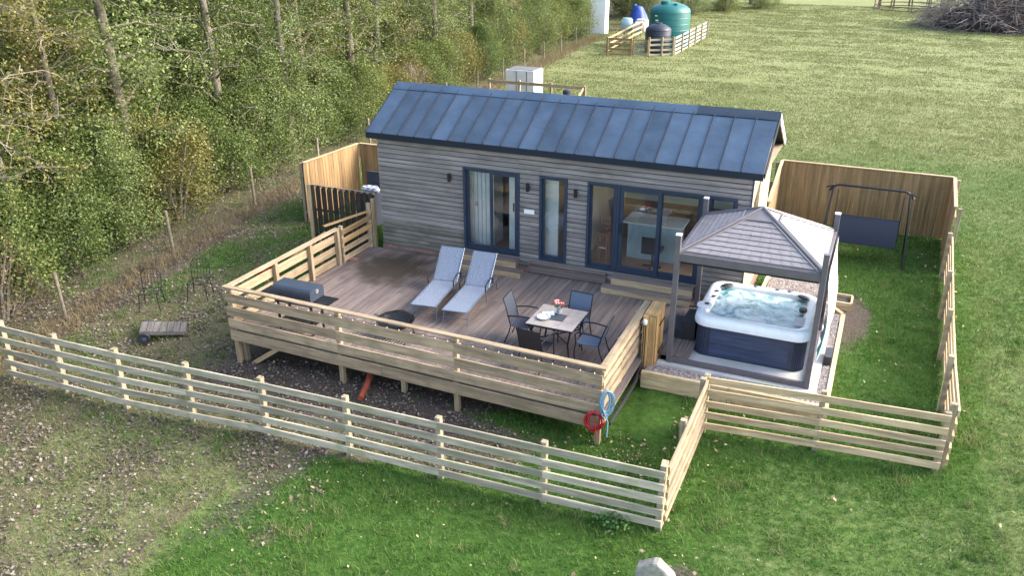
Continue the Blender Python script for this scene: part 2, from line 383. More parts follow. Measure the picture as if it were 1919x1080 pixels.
# right gable in cream with a tall sloping dark window
e = MB(); X0, X1 = LX-.1, LX
def pl(poly, x0=X0, x1=X1):
    n = len(poly); e.add([(x0, y, z) for y, z in poly]+[(x1, y, z) for y, z in poly], [tuple(range(n-1, -1, -1)), tuple(range(n, 2*n))]+[(i, (i+1) % n, (i+1) % n+n, i+n) for i in range(n)])
zr = lambda y: 3.13+(y-.0)*(3.98-3.13)/RID_Y if y < RID_Y else 3.98-(y-RID_Y)*(3.98-3.0)/(DY-RID_Y)
pl([(.03, .0), (.42, .0), (.42, zr(.42)), (.03, zr(.03))])
pl([(.42, 2.35), (1.25, 2.75), (1.25, zr(1.25)), (.42, zr(.42))])
pl([(.42, .0), (1.25, .0), (1.25, .4), (.42, .4)])
pl([(1.25, .0), (DY, .0), (DY, zr(DY)), (RID_Y, 3.98), (1.25, zr(1.25))])
props(e.build('gable_wall', M_CREAM, cab, True), 'cream painted gable end wall')
e = MB(); pl([(.42, .4), (1.25, .4), (1.25, 2.75), (.42, 2.35)], LX-.07, LX-.055); gwin = e.build('gable_window', M_GLASS, cab, True)
board('corner_trim', (LX+.006, .004, .1), (LX+.006, .004, 3.07), .03, .05, M_FRAME, cab, (1, 0, 0))
e = MB(); e.box(0, LX, DY-.1, DY, 0, 3.0); e.build('back_wall', M_CLAD, cab, True)
e = MB(); e.box(-.005, LX+.005, -.012, .1, -.42, PLZ-.006); e.box(-.005, .1, .1, DY, -.42, PLZ-.006); e.box(LX-.1, LX+.005, .1, DY, -.42, -.001); e.build('plinth', M_BRICK, cab, True)
# roof
NP = 21; rx0, rx1 = -OV, LX+OV; pw = (rx1-rx0)/NP
roof = MB(); th = .09
roof.add([(x, y, z) for x in (rx0+.02, rx1-.02) for y, z in ((EAVE_Y+.03, EAVE_Z-th-.01), (RID_Y, RID_Z-th-.012), (2*RID_Y-EAVE_Y-.03, EAVE_Z-th-.01), (2*RID_Y-EAVE_Y-.03, EAVE_Z-.012), (RID_Y, RID_Z-.012), (EAVE_Y+.03, EAVE_Z-.012))],
         [(5, 4, 3, 2, 1, 0), (6, 7, 8, 9, 10, 11)]+[(i, (i+1) % 6, (i+1) % 6+6, i+6) for i in range(6)])
rf = roof.build('roof', M_ROOFDK, cab, True)
sl_len = math.hypot(RID_Y-EAVE_Y, RID_Z-EAVE_Z)
ey, ez = math.cos(slope), math.sin(slope)
PM['roof_helper'] = Matrix.Identity(4)
def roof_pt(x, s, h=0, back=False):
    y = EAVE_Y+s*ey-h*ez; z = EAVE_Z+s*ez+h*ey
    return (x, 2*RID_Y-y, z) if back else (x, y, z)
def pan(name, x0, x1, s0, s1, back, m, n=5, amp=.004):
    b = MB(); vs = []; fs = []
    nu = 4
    for j in range(n+1):
        for i in range(nu+1):
            u = i/nu; s = s0+(s1-s0)*j/n
            h = .004+amp*math.sin(math.pi*u)*(random.random()*1.2-.2)
            vs.append(roof_pt(x0+(x1-x0)*u, s, h, back))
    for j in range(n):
        for i in range(nu):
            a = j*(nu+1)+i; f = (a, a+1, a+nu+2, a+nu+1); fs.append(f[::-1] if back else f)
    b.add(vs, fs); M = Matrix.Identity(4); o = b.build(name, m, None, False, True); o.parent = rf; return o
for k in range(NP):
    for back in (False, True):
        pan('roof_panel', rx0+k*pw+.004, rx0+(k+1)*pw-.004, .0, sl_len-.02, back, M_ROOF)
    if k:
        x = rx0+k*pw
        for back in (False, True):
            o = board('roof_seam', roof_pt(x, .0, .016, back), roof_pt(x, sl_len-.12, .016, back), .03, .02, M_ROOFDK, None, (0, -ez if not back else ez, ey)); o.parent = rf
rc = MB()
for (xa, xb, m, hh) in ((rx0-.005, 7.75, M_ROOF, .03), (7.72, rx1+.015, mat('ridge_replacement', (.032, .045, .06), .4, metal=.3, noise=(2, .15)), .038)):
    rc = MB(); prof = [(.26, hh*.55), (.16, hh), (.0, hh+.006)]
    pts = [roof_pt(0, sl_len-a, h)[1:] for a, h in prof]+[roof_pt(0, sl_len-a, h, True)[1:] for a, h in prof[-2::-1]]
    nn = 14; vs = []; fs = []
    for i in range(nn+1):
        x = xa+(xb-xa)*i/nn
        for (y, z) in pts: vs.append((x, y, z+random.uniform(-.005, .005)))
    npn = len(pts)
    for i in range(nn):
        for j in range(npn-1): a = i*npn+j; fs.append((a, a+npn, a+npn+1, a+1))
    rc.add(vs, fs); o = rc.build('ridge_cap', m, None, False, True); o.parent = rf
for back in (False, True):
    f = MB(); y = EAVE_Y if not back else 2*RID_Y-EAVE_Y; sgn = -1 if not back else 1
    a, b = sorted((y, y+sgn*.03)); f.box(rx0-.006, rx1+.006, a, b, EAVE_Z-.145, EAVE_Z+.004); o = f.build('fascia', M_ROOFDK, None); o.parent = rf
    for xx, nm in ((rx0-.03, 'l'), (rx1+.005, 'r')):
        o = board('barge_board', (xx+.012, *roof_pt(0, .0, -.06, back)[1:]), (xx+.012, *roof_pt(0, sl_len-.01, -.06, back)[1:]), .14, .03, M_ROOFDK if nm == 'l' or not back else M_WHITE, None, (0, 0, 1)); o.parent = rf
e = MB(); e.box(rx1-.2, rx1-.02, .16, DY+.1, 3.015, 3.03); o = e.build('soffit', mat('soffit', (.3, .22, .15), .8, noise=(4, .1)), None); o.parent = rf
fl = MB(); fl.lathe([(.075, 3.4), (.075, 3.98), (.1, 3.98), (.105, 4.07), (.06, 4.1)], 14, (4.22, 2.3)); fl.build('flue', M_BLACKP, cab, True, True)
# glazed doors and windows
def leaf(name, x0, x1, y0, y1, z0, z1, fw, parent, mid=False):
    f = MB(); f.box(x0, x0+fw, y0, y1, z0, z1); f.box(x1-fw, x1, y0, y1, z0, z1); f.box(x0+fw, x1-fw, y0, y1, z0, z0+fw*1.1); f.box(x0+fw, x1-fw, y0, y1, z1-fw, z1)
    d = f.build(name, M_FRAME, parent, True)
    g = MB(); g.box(x0+fw-.005, x1-fw+.005, (y0+y1)/2-.006, (y0+y1)/2+.006, z0+fw-.005, z1-fw+.005); p = g.build('pane', M_GLASS, None); p.parent = d
    return d
def casing(name, x0, x1, z0, z1, fw=.055):
    f = MB(); y0, y1 = -.03, .12
    f.box(x0, x0+fw, y0, y1, z0, z1); f.box(x1-fw, x1, y0, y1, z0, z1); f.box(x0+fw, x1-fw, y0, y1, z1-fw, z1); f.box(x0+fw, x1-fw, y0, y1, z0, z0+.04)
    return f.build(name, M_FRAME, cab, True)
casing('door_frame', *OPEN[0][:2], ZD, ZT); leaf('sliding_door', 2.475, 3.17, .055, .1, ZD+.04, ZT-.055, .055, cab); leaf('sliding_door', 3.13, 3.865, .0, .045, ZD+.04, ZT-.055, .07, cab)
casing('window_frame', *OPEN[1][:2], ZD, ZT); leaf('window', 4.495, 5.08, .05, .1, ZD+.04, ZT-.055, .045, cab)
casing('door_frame', 5.63, 6.345, ZD, ZT); leaf('window', 5.685, 6.29, .05, .1, ZD+.04, ZT-.055, .045, cab)
casing('door_frame', 6.35, 8.3, ZD, ZT); a = leaf('sliding_door', 6.405, 7.37, .0, .045, ZD+.04, ZT-.055, .09, cab); leaf('sliding_door', 7.31, 8.245, .055, .1, ZD+.04, ZT-.055, .075, cab)
h = MB(); h.box(6.44, 6.47, -.03, -.001, 1.35, 1.6); o = h.build('handle', M_BLACK, None); o.parent = a
casing('window_frame', 8.4, 9.02, 1.5, ZT); leaf('window', 8.455, 8.965, .05, .1, 1.54, ZT-.055, .045, cab)
# interior, seen through the glass
e = MB(); e.box(.15, LX-.11, .145, DY-.11, .3, ZD-.01); e.build('floor', M_FLOORW, cab, True)
e = MB(); e.box(.15, LX-.11, .145, DY-.11, 2.75, 2.8); e.build('ceiling', M_WHITE, cab, True)
M_INT = mat('interior_wall', (.66, .64, .58), .8, noise=(2, .05))
for x in (1.2, 4.16, 5.35): e = MB(); e.box(x, x+.08, .15, DY-.12, ZD-.005, 2.745); e.build('partition', M_INT, cab, True)
e = MB(); e.box(.16, LX-.12, DY-.15, DY-.105, ZD-.005, 2.745); e.build('inner_wall', M_INT, cab, True)
def box_thing(name, label, cat, m, boxes, group=None, smooth=False):
    b = MB()
    for bx in boxes: b.box(*bx)
    cx = (boxes[0][0]+boxes[0][1])/2; cy = (boxes[0][2]+boxes[0][3])/2; cz = min(q[4] for q in boxes)
    b.v = [(x-cx, y-cy, z-cz) for x, y, z in b.v]
    o = b.build(name, m, None, M=Matrix.Translation((cx, cy, cz))); return props(o, label, cat, group)
# wardrobe of white boards and a white door leaf behind the first door
t = thing('wardrobe', 'white boarded cupboard with black ring handle inside the first sliding door', 'cupboard', (2.7, .9, ZD-.008))
for k in range(6): e = MB(); x = 2.46+k*.102; e.box(x, x+.097, .27+k*.02, .29+k*.02, ZD-.005, 2.6); e.build('board', M_WHITE, t, True)
e = MB(); e.box(2.3, 3.05, .42, .95, ZD-.005, 2.55); e.build('carcass', M_WHITE, t, True)
e = MB(); e.tube([(2.64+.03*math.cos(a), .268, 1.5+.05*math.sin(a)) for a in np.linspace(0, 6.28, 10)], .008, 5); e.build('handle', M_BLACK, t, True)
t = thing('interior_door', 'white interior door leaf with black latch standing open', 'door', (3.72, .5, ZD-.008))
e = MB(); e.box(3.55, 3.9, .22, .26, ZD-.005, 2.42); e.build('leaf', M_WHITE, t, True)
e = MB(); e.box(3.66, 3.69, .195, .219, 1.45, 1.66); e.build('latch', M_BLACK, t, True)
box_thing('screen_wall', 'white panel behind the narrow window of the cabin', 'panel', M_WHITE, [(4.42, 4.83, .24, .29, ZD-.008, 2.45)])
box_thing('stove', 'small black stove box behind narrow cabin window', 'stove', M_BLACK, [(4.95, 5.2, .8, 1.1, ZD-.008, 1.25), (5.05, 5.11, .93, .99, 1.25, 2.7)])
t = thing('bar_stool', 'red brown wooden bar stool seen through the sidelight window', 'stool', (5.9, .55, ZD-.008)); M_STW = mat('stool_wood', (.28, .1, .05), .5, noise=(6, .2))
e = MB(); e.box(5.75, 6.02, .45, .72, 1.08, 1.12); e.build('seat', M_STW, t, True)
for x in (5.77, 5.97):
    for y in (.48, .67): e = MB(); e.box(x, x+.03, y, y+.03, ZD-.008, 1.08 if y < .6 else 1.5); e.build('leg', M_STW, t, True)
for z in (1.2, 1.3, 1.42): e = MB(); e.box(5.8, 5.97, .68, .69, z, z+.05); e.build('slat', M_STW, t, True)
e = MB(); e.box(5.8, 5.97, .485, .5, .72, .75); e.build('footrest', M_WHITE, t, True)
t = thing('kitchen_island', 'pale blue kitchen island with white worktop inside the large sliding door', 'kitchen island', (6.9, 1.2, ZD-.008))
e = MB(); e.box(6.35, 7.6, 1.0, 1.6, ZD-.008, 1.3); e.build('cabinet', mat('pale_blue', (.36, .46, .5), .6, noise=(3, .1)), t, True)
e = MB(); e.box(6.25, 7.7, .9, 1.68, 1.3, 1.34); e.build('worktop', M_WHITE, t, True)
box_thing('kitchen_unit', 'dark wooden kitchen unit along the cabin back wall', 'cupboard', mat('unit_wood', (.2, .12, .07), .6, noise=(3, .2)), [(5.6, 9.0, 2.35, 2.85, ZD-.008, 1.3), (5.6, 9.0, 2.5, 2.85, 1.8, 2.5)])
t = thing('desk_chair', 'dark tub chair inside the large sliding door', 'chair', (7.1, .6, ZD-.008))
e = MB(); e.box(6.88, 7.32, .4, .8, .8, .88); e.box(6.88, 7.32, .34, .4, .8, 1.2); e.build('seat', M_BLACKP, t, True)
e = MB(); e.tube([(7.1, .6, .44), (7.1, .6, .81)], .03); e.build('stem', M_BLACK, t, True)
e = MB(); e.box(6.88, 7.32, .58, .62, ZD-.008, .44); e.box(7.08, 7.12, .4, .8, ZD-.008, .438); e.build('foot', M_BLACK, t, True)

# wall lights and plaque
for x, lab in ((2.07, 'black cylinder wall light beside the wardrobe door of the cabin'), (4.16, 'black cylinder wall light above the white plaque'), (5.36, 'black cylinder wall light between narrow window and sidelight')):
    t = thing('wall_light', lab, 'wall light', (x, 0, 2.2), 0, 'wall lights on the cabin front')
    e = MB(); e.lathe([(.035, -.1), (.042, -.1), (.042, .1), (.035, .1)], 12, (0, -.08)); e.build('lamp_body', M_BLACK, t, False, True)
    e = MB(); e.box(-.025, .025, -.045, .0, -.03, .03); e.build('bracket', M_BLACK, t)
e = MB(); e.box(-.13, .13, -.012, .012, -.05, .05); o = e.build('wall_plaque', M_WHITE, None, M=Matrix.Translation((4.18, -.02, 1.58))); props(o, 'small white name plaque on the cladding between door and narrow window', 'plaque')

# ---------------------------------------------------------------- timber steps
for (x0, x1, lab) in ((2.15, 4.14, 'low two tread timber step in front of the first sliding door'), (6.2, 8.28, 'low two tread timber step in front of the large sliding door')):
    t = thing('door_step', lab, 'step', ((x0+x1)/2, -.25, 0), 0, 'timber door steps')
    sh = .0 if x0 < 3 else .0
    for (ya, yb, z0, z1, xa, xb) in ((-.5, -.27, 0.002, .17, x0, x1), (-.27, -.015, 0.002, .34, x0+(.16 if x0 > 3 else .05), x1-(.02 if x0 > 3 else .22))):
        e = MB(); e.box(xa+.01, xb-.01, ya+.03, yb-.001, z0, z1-.028); e.build('carcass', M_DECK, t, True)
        board('riser', (xa, ya+.015, (z0+z1)/2-.012), (xb, ya+.015, (z0+z1)/2-.012), z1-z0-.03, .028, M_RAIL_NEW, t)
        board('tread', (xa-.01, (ya+yb)/2+.002, z1-.013), (xb+.01, (ya+yb)/2+.002, z1-.013), .026, yb-ya-.006, M_DECK, t)

t = thing('deck_skirting', 'brown skirting boards along the cabin base between the two door steps', 'skirting', (5.2, -.06, 0))
board('face_board', (4.2, -.045, .17), (6.17, -.045, .17), .26, .03, M_DECK, t); board('ledge_board', (4.2, -.075, .315), (6.17, -.075, .315), .026, .12, M_DECK, t)
t = thing('deck_skirting', 'brown skirting board along the cabin base under the lamp left of the first step', 'skirting', (1.1, -.03, 0)); board('face_board', (.1, -.03, .052), (2.1, -.03, .052), .06, .025, M_DECK, t)

# ---------------------------------------------------------------- deck
DX0, DX1, DYF = -.42, 7.82, -5.43
def dk(x, y):
    u = min(max((x+.44)/8.28, 0), 1); v = min(max(-y/5.46, 0), 1)
    return v*(.05*(1-u)-.06*u)+.02*(1-v)
# a dark damp stain with its own outline on the boards
N = M_DECK.node_tree.nodes; L = M_DECK.node_tree.links; bs = N['Principled BSDF']; src = bs.inputs['Base Color'].links[0].from_socket
g = N.new('ShaderNodeNewGeometry'); sub = N.new('ShaderNodeVectorMath'); sub.operation = 'SUBTRACT'; sub.inputs[1].default_value = (.95, -1.15, 0); L.new(g.outputs['Position'], sub.inputs[0])
sc = N.new('ShaderNodeVectorMath'); sc.operation = 'MULTIPLY'; sc.inputs[1].default_value = (1.0, .95, 0); L.new(sub.outputs[0], sc.inputs[0])
ln = N.new('ShaderNodeVectorMath'); ln.operation = 'LENGTH'; L.new(sc.outputs[0], ln.inputs[0])
nz = N.new('ShaderNodeTexNoise'); nz.inputs['Scale'].default_value = 2.2; nz.inputs['Detail'].default_value = 5; L.new(g.outputs['Position'], nz.inputs['Vector'])
ma = N.new('ShaderNodeMath'); ma.operation = 'MULTIPLY_ADD'; L.new(nz.outputs[0], ma.inputs[0]); ma.inputs[1].default_value = 1.6; L.new(ln.outputs['Value'], ma.inputs[2])
mr = N.new('ShaderNodeMapRange'); mr.inputs[1].default_value = 1.4; mr.inputs[2].default_value = 2.05; mr.inputs[3].default_value = .95; mr.inputs[4].default_value = 0; L.new(ma.outputs[0], mr.inputs[0])
mx = N.new('ShaderNodeMix'); mx.data_type = 'RGBA'; L.new(mr.outputs[0], mx.inputs[0]); L.new(src, mx.inputs[6]); mx.inputs[7].default_value = (.045, .03, .014, 1); L.new(mx.outputs[2], bs.inputs['Base Color'])
deck = thing('deck', 'raised brown timber deck in front of the cabin', 'deck', (3.7, -2.7, gz(3.7, -2.7)))
pitch = .1445; n = int((DX1-DX0)/pitch)+1
for k in range(n):
    x = DX0+pitch/2+k*pitch
    jt = random.choice([None, -1.9, -3.1, -3.6, -2.4])
    cuts = [DYF, jt, -.02] if jt else [DYF, -.02]
    for a, b in zip(cuts[:-1], cuts[1:]):
        board('deck_board', (x, a+.002, dk(x, a)-.0135+random.uniform(-.001, .001)), (x, b-.002, dk(x, b)-.0135), .026, .137, M_DECK, deck)
for k in range(6):
    x = DX1+.11+pitch/2+k*pitch
    board('deck_board', (x, -2.82, dk(DX1, -2.8)-.0135), (x, -.02, dk(DX1, 0)-.0135), .026, .137, M_DECK, deck)
for y in (-5.3, -4.1, -2.9, -1.7, -.4): board('joist', (DX0+.05, y, dk(DX0, y)-.12), (DX1-.05, y, dk(DX1, y)-.12), .16, .05, M_POST_OLD, deck)
for y in (-2.5, -1.4, -.4): board('joist', (DX1+.02, y, -.12), (DX1+.95, y, -.12), .16, .05, M_POST_OLD, deck)
def fz(x): return dk(x, DYF)
for a, b in ((DX0-.02, 3.3), (3.31, DX1+.02)): board('fascia', (a, DYF-.025, fz(a)-.165), (b, DYF-.025, fz(b)-.165), .235, .04, M_DECKRAIL, deck)
board('fascia', (DX0-.025, DYF, fz(DX0)-.145), (DX0-.025, -.05, .02-.145), .2, .04, M_DECKRAIL, deck)
board('fascia', (DX1+.025, DYF, fz(DX1)-.145), (DX1+.025, -3.05, dk(DX1, -3)-.145), .2, .04, M_DECKRAIL, deck)
for x, y in ((-.28, -5.25), (3.65, -5.2), (1.0, -3.5), (4.7, -3.3), (-.3, -3.2)):
    z = gz(x, y)-.1; board('support_post', (x, y, z), (x, y, dk(x, y)-.21), .1, .1, M_POST_OLD, deck, (1, 0, 0))
board('brace', (-.05, -5.3, gz(0, -5.3)), (.75, -5.3, -.24), .1, .045, M_RAIL_NEW, deck)
o = None
# railing
rail = thing('deck_railing', 'horizontal board railing with flat cap rail around the front of the deck', 'railing', (3.7, -5.4, .0))
CAPH, HS = .935, (.70, .395, .105)
for x in (-.37, 2.3, 4.93, 7.77):
    y = -5.37; board('post', (x, y, gz(x, y)-.1), (x, y, fz(x)+CAPH-.02), .1, .1, M_DECKRAIL, rail, (1, 0, 0))
for x, y in ((-.37, -3.9), (-.37, -2.62), (-.37, -1.5), (7.77, -4.2), (7.77, -3.0)):
    board('post', (x, y, dk(x, y)-.24), (x, y, dk(x, y)+CAPH-.02), .1, .095, M_DECKRAIL, rail, (1, 0, 0))
cw = .12
for a, b in ((-.5, 3.55), (3.553, 7.9)): board('cap_rail', (a, -5.41, fz(a)+CAPH), (b, -5.41, fz(b)+CAPH), .036, cw, M_DECKRAIL, rail)
for h in HS:
    for a, b in ((-.46, 2.29), (2.293, 4.93), (4.933, 7.84)):
        board('rail', (a, -5.445, fz(a)+h), (b, -5.445, fz(b)+h), .205, .036, M_DECKRAIL, rail)
zl = lambda y: dk(-.44, y)
board('cap_rail', (-.41, -5.349, zl(-5.35)+CAPH), (-.41, -1.42, zl(-1.42)+CAPH), .036, cw+.02, M_DECKRAIL, rail)
for h in HS: board('rail', (-.438, -5.42, zl(-5.4)+h), (-.438, -1.45, zl(-1.45)+h), .195, .034, M_DECKRAIL, rail)
zr_ = lambda y: dk(7.84, y)
board('cap_rail', (7.83, -5.349, zr_(-5.35)+CAPH), (7.83, -2.5, zr_(-2.5)+CAPH), .036, cw+.02, M_DECKRAIL, rail)
for h in (.8, .59, .38, .17): board('rail', (7.84, -5.42, zr_(-5.4)+h), (7.84, -2.95, zr_(-2.95)+h), .125, .036, M_DECKRAIL, rail)
# board gate closing the deck beside the cabin's left corner
t = thing('deck_gate', 'four board timber gate beside the left corner of the cabin', 'gate', (-.35, -.75, .0))
for y in (-1.36, -.08): board('post', (-.35, y, -.2), (-.35, y, 1.02 if y < -1 else 1.24), .09, .09, M_POST_OLD, t, (1, 0, 0))
for h in (.13, .37, .61, .84): board('rail', (-.3, -1.4, h+.02), (-.3, -.06, h+.02), .14, .03, M_PANEL if h > .5 else M_DECKRAIL, t)
board('cap_rail', (-.75, -1.5, 1.0), (-.33, .0, 1.02), .03, .1, M_PANEL, t)
t = thing('path_handrail', 'thin brown handrail sloping down along the gravel path', 'handrail', (-1.0, -2, gz(-1, -2)))
board('rail', (-.95, -1.2, .72), (-1.2, -3.5, .2), .03, .07, M_PANEL, t)
for x, y, z in ((-.98, -1.4, .67), (-1.17, -3.3, .24)): board('post', (x, y, gz(x, y)-.1), (x, y, z-.015), .06, .06, M_PANEL, t, (1, 0, 0))

# festoon lights under the cap rail
M_BULB = bpy.data.materials.new('bulb'); M_BULB.use_nodes = True; b = M_BULB.node_tree.nodes['Principled BSDF']; b.inputs['Base Color'].default_value = (.7, .55, .35, 1); b.inputs['Emission Color'].default_value = (1, .78, .45, 1); b.inputs['Emission Strength'].default_value = .15; b.inputs['Roughness'].default_value = .2
t = thing('string_lights', 'string of small warm bulbs hanging under the front deck rail', 'string lights', (3.7, -5.48, fz(3.7)+.86))
xs = np.linspace(-.4, 7.7, 32); cab_pts = []
for k, x in enumerate(xs): cab_pts += [(x, -5.482, fz(x)+.868), (x+.13, -5.482, fz(x)+.84)]
e = MB(); e.tube(cab_pts, .005, 4); e.build('cable', M_BLACKP, t, True)
bl = MB(); bl.lathe([(.004, .02), (.006, .013), (.0115, -.003), (.009, -.014), (.002, -.019)], 8); bm0 = None
for k, x in enumerate(xs):
    Mx = Matrix.Translation((x, -5.486, fz(x)+.845))
    if bm0 is None: o = bl.build('bulb', M_BULB, t, True, True, M=Mx); bm0 = o
    else: o = bpy.data.objects.new('bulb', bm0.data); C.objects.link(o); place(o, t, Mx)

# ---------------------------------------------------------------- open boarded gate at the deck end
t = thing('boarded_gate', 'orange brown boarded gate folded open at the end of the deck railing', 'gate', (8.0, -2.85, gz(8, -2.9)))
M_GATE = mat('gate_timber', (.50, .30, .12), .75, var=.12, grain=(1, 14, 14), dark=(.36, .2, .08), darkamt=.5, dscale=3, bump=.3)
for k in range(6): board('board', (8.17, -3.1+k*.1+.05, -.38), (8.17, -3.1+k*.1+.05, .92), .024, .096, M_GATE, t, (1, 0, 0))
for y in (-3.05, -2.56): board('stile', (8.13, y, -.38), (8.13, y, .9), .05, .09, M_GATE, t, (1, 0, 0))
board('top_rail', (8.06, -3.12, .94), (8.06, -2.48, .94), .036, .26, M_GATE, t)
board('gate_post', (7.97, -3.12, gz(8, -3.1)-.1), (7.97, -3.12, .92), .11, .11, M_GATE, t, (1, 0, 0))
board('front_board', (8.095, -3.13, -.36), (8.095, -3.13, .9), .02, .13, M_GATE, t, (0, 1, 0))
for z in (.62, .02): e = MB(); e.box(8.183, 8.195, -2.9, -2.5, z, z+.04); e.build('hinge', M_BLACK, t, True)
for dx in (-.025, .015): e = MB(); e.tube([(7.97+dx, -3.185, -.3), (7.97+dx, -3.185, .74)], .009, 5); e.build('conduit', M_BLACK, t, True)
t = thing('post_lamp', 'small white capped lamp fixed on the gate post', 'lamp', (7.97, -3.21, .76)); e = MB(); e.lathe([(.04, 0), (.045, .02), (.045, .08), (.03, .1)], 12); e.build('lamp_body', M_WHITE, t, False, True)

# ---------------------------------------------------------------- post and rail fences
def fence(name, label, pts, tops, mrail, mpost, hs, side, posth=.06, group=None, rw=.13, pw_=.1, split=None, endz=None):
    t = thing(name, label, 'fence', (pts[0][0], pts[0][1], gz(*pts[0])), 0, group)
    d = Vector((pts[-1][0]-pts[0][0], pts[-1][1]-pts[0][1], 0)).normalized(); nrm = Vector((-d.y, d.x, 0))*side
    for (x, y), tz in zip(pts, tops):
        lean = random.uniform(-.012, .012)
        board('post', (x, y, gz(x, y)-.15), (x+lean, y+lean, tz+posth+random.uniform(-.015, .02)), pw_, pw_, mpost, t, (1, 0, 0))
    o = nrm*(pw_/2+.02)
    for h in hs:
        for k in range(len(pts)-1):
            (xa, ya), (xb, yb) = pts[k], pts[k+1]
            ea = .05 if k == 0 else 0; eb = .05 if k == len(pts)-2 else 0
            fa = (tops[k]-gz(xa, ya)); fb = (tops[k+1]-gz(xb, yb))
            za = tops[k]-(1-h)*fa+random.uniform(-.006, .006); zb = tops[k+1]-(1-h)*fb+random.uniform(-.006, .006)
            board('rail', (xa+o.x-d.x*ea, ya+o.y-d.y*ea, za-rw/2), (xb+o.x+d.x*eb-d.x*.002, yb+o.y+d.y*eb-d.y*.002, zb-rw/2), rw, .038, mrail, t)
    return t
H5 = (1.0, .79, .585, .385, .19)
fx = [9.36, 7.45, 5.575, 3.75, 1.96, .25, -1.43, -3.06, -4.6]; fy = [-7.1, -7.2, -7.266, -7.315, -7.39, -7.476, -7.554, -7.61, -7.63]
ftop = [.33, .33, .33, .33, .33, .32, .31, .31, .30]
fence('rail_fence', 'weathered grey five rail fence running below the deck towards the trees', list(zip(fx, fy)), ftop, M_RAIL_OLD, M_POST_OLD, H5, 1, .05)
fence('rail_fence', 'short weathered fence return joining the grey fence and the pale new fence', [(9.405, -4.5), (9.385, -5.85), (9.365, -6.98)], [.52, .43, .34], M_RAIL_NEW if False else M_DECKRAIL, M_POST_OLD, H5, 1, .04, rw=.115)
fence('rail_fence', 'pale new five rail fence in front of the hot tub', [(9.46, -4.36), (11.4, -4.2), (13.33, -4.05)], [.56, .56, .56], M_RAIL_NEW, M_POST_OLD, H5, -1, .03)
fence('rail_fence', 'pale new rail fence along the right side of the hot tub lawn', [(13.42, -3.93), (13.42, -2.2), (13.45, -.1), (13.5, 2.0), (13.56, 4.5)], [.6, .62, .66, .72, .78], M_RAIL_NEW, M_POST_OLD, H5, -1, .1)
def boarded(name, label, p0, p1, top, m, side, cap=True, pitch=.125):
    t = thing(name, label, 'fence', (*p0, gz(*p0))); a = Vector((*p0, 0)); b = Vector((*p1, 0)); d = (b-a); Ln = d.length; d.normalize(); nr = Vector((-d.y, d.x, 0))*side
    n = round(Ln/pitch)
    for k in range(n):
        c = a+d*(Ln*(k+.5)/n)+nr*random.uniform(-.003, .003); z0 = gz(c.x, c.y)+.02
        board('fence_board', (c.x, c.y, z0), (c.x, c.y, top-.005), .02, Ln/n*.97, m, t, nr)
    for h in (.35, 1.5):
        q0 = a-nr*.04+Vector((0, 0, gz(*p0)+h)); q1 = b-nr*.04+Vector((0, 0, gz(*p1)+h)); board('backing_rail', q0, q1, .07, .04, M_RAIL_NEW, t)
    npst = max(2, round(Ln/1.9)+1)
    for k in range(npst):
        c = a+d*(.05+(Ln-.1)*k/(npst-1))-nr*.11; board('post', (c.x, c.y, gz(c.x, c.y)-.1), (c.x, c.y, top-.03), .09, .09, M_POST_OLD, t, (1, 0, 0))
    if cap: board('capping', (a.x, a.y, top+.014), (b.x, b.y, top+.014), .028, .09, M_RAIL_NEW, t)
    return t
boarded('board_fence', 'tall honey coloured board fence behind the swing seat', (9.08, 7.62), (13.66, 7.62), 1.47, M_PANEL, -1)
boarded('board_fence', 'tall board fence end panel on the right side of the swing seat', (13.66, 7.56), (13.58, 4.75), 1.47, M_PANEL, -1)
boarded('board_fence', 'tall board fence from the cabin corner back to the swing seat fence', (9.3, 3.3), (9.08, 7.56), 1.47, M_PANEL, -1)
boarded('board_fence', 'tall honey coloured board fence with pale capping on the tree side of the cabin', (-3.78, 1.8), (-3.6, 4.4), 1.46, M_PANEL, -1)
boarded('board_fence', 'tall board fence running behind the left end of the cabin', (-3.55, 4.46), (.4, 4.46), 1.46, M_PANEL, -1)
# dark hit and miss screen
M_DARKW = mat('dark_stained_timber', (.035, .02, .014), .8, var=.35, grain=(1, 14, 14), dark=(.07, .075, .04), darkamt=.6, dscale=3, bump=.4)
t = thing('slat_screen', 'dark stained slat screen with rounded tops left of the cabin', 'screen', (-1.3, .15, gz(-1.3, .15)))
for k in range(11):
    x = -2.22+k*.183; b = MB(); w2 = .055; z0 = gz(x, .15)+.02; top = 1.4+.01*math.sin(k*2.1)
    arc = [(w2*math.cos(a), top+w2*.9*math.sin(a)) for a in np.linspace(0, math.pi, 7)]
    b.prism([(-w2, z0), (w2, z0)]+arc, -.009, .009); b.build('slat', M_DARKW, t, True, M=Matrix.Translation((x, .12, 0)))
    if k < 10: board('back_slat', (x+.0915, .185, z0), (x+.0915, .185, 1.36), .018, .09, M_DARKW, t, (0, 1, 0))
for z in (.0, .75): board('cross_rail', (-2.3, .152, z), (-.32, .152, z), .07, .035, M_DARKW, t)
board('top_rail', (-2.36, .2, 1.41), (-.3, .2, 1.41), .05, .03, M_RAIL_NEW, t)
for x in (-2.36, -.34): board('post', (x, .14, gz(x, .1)-.1), (x, .14, 1.44 if x < -1 else 1.3), .085, .085, M_RAIL_NEW, t, (1, 0, 0))

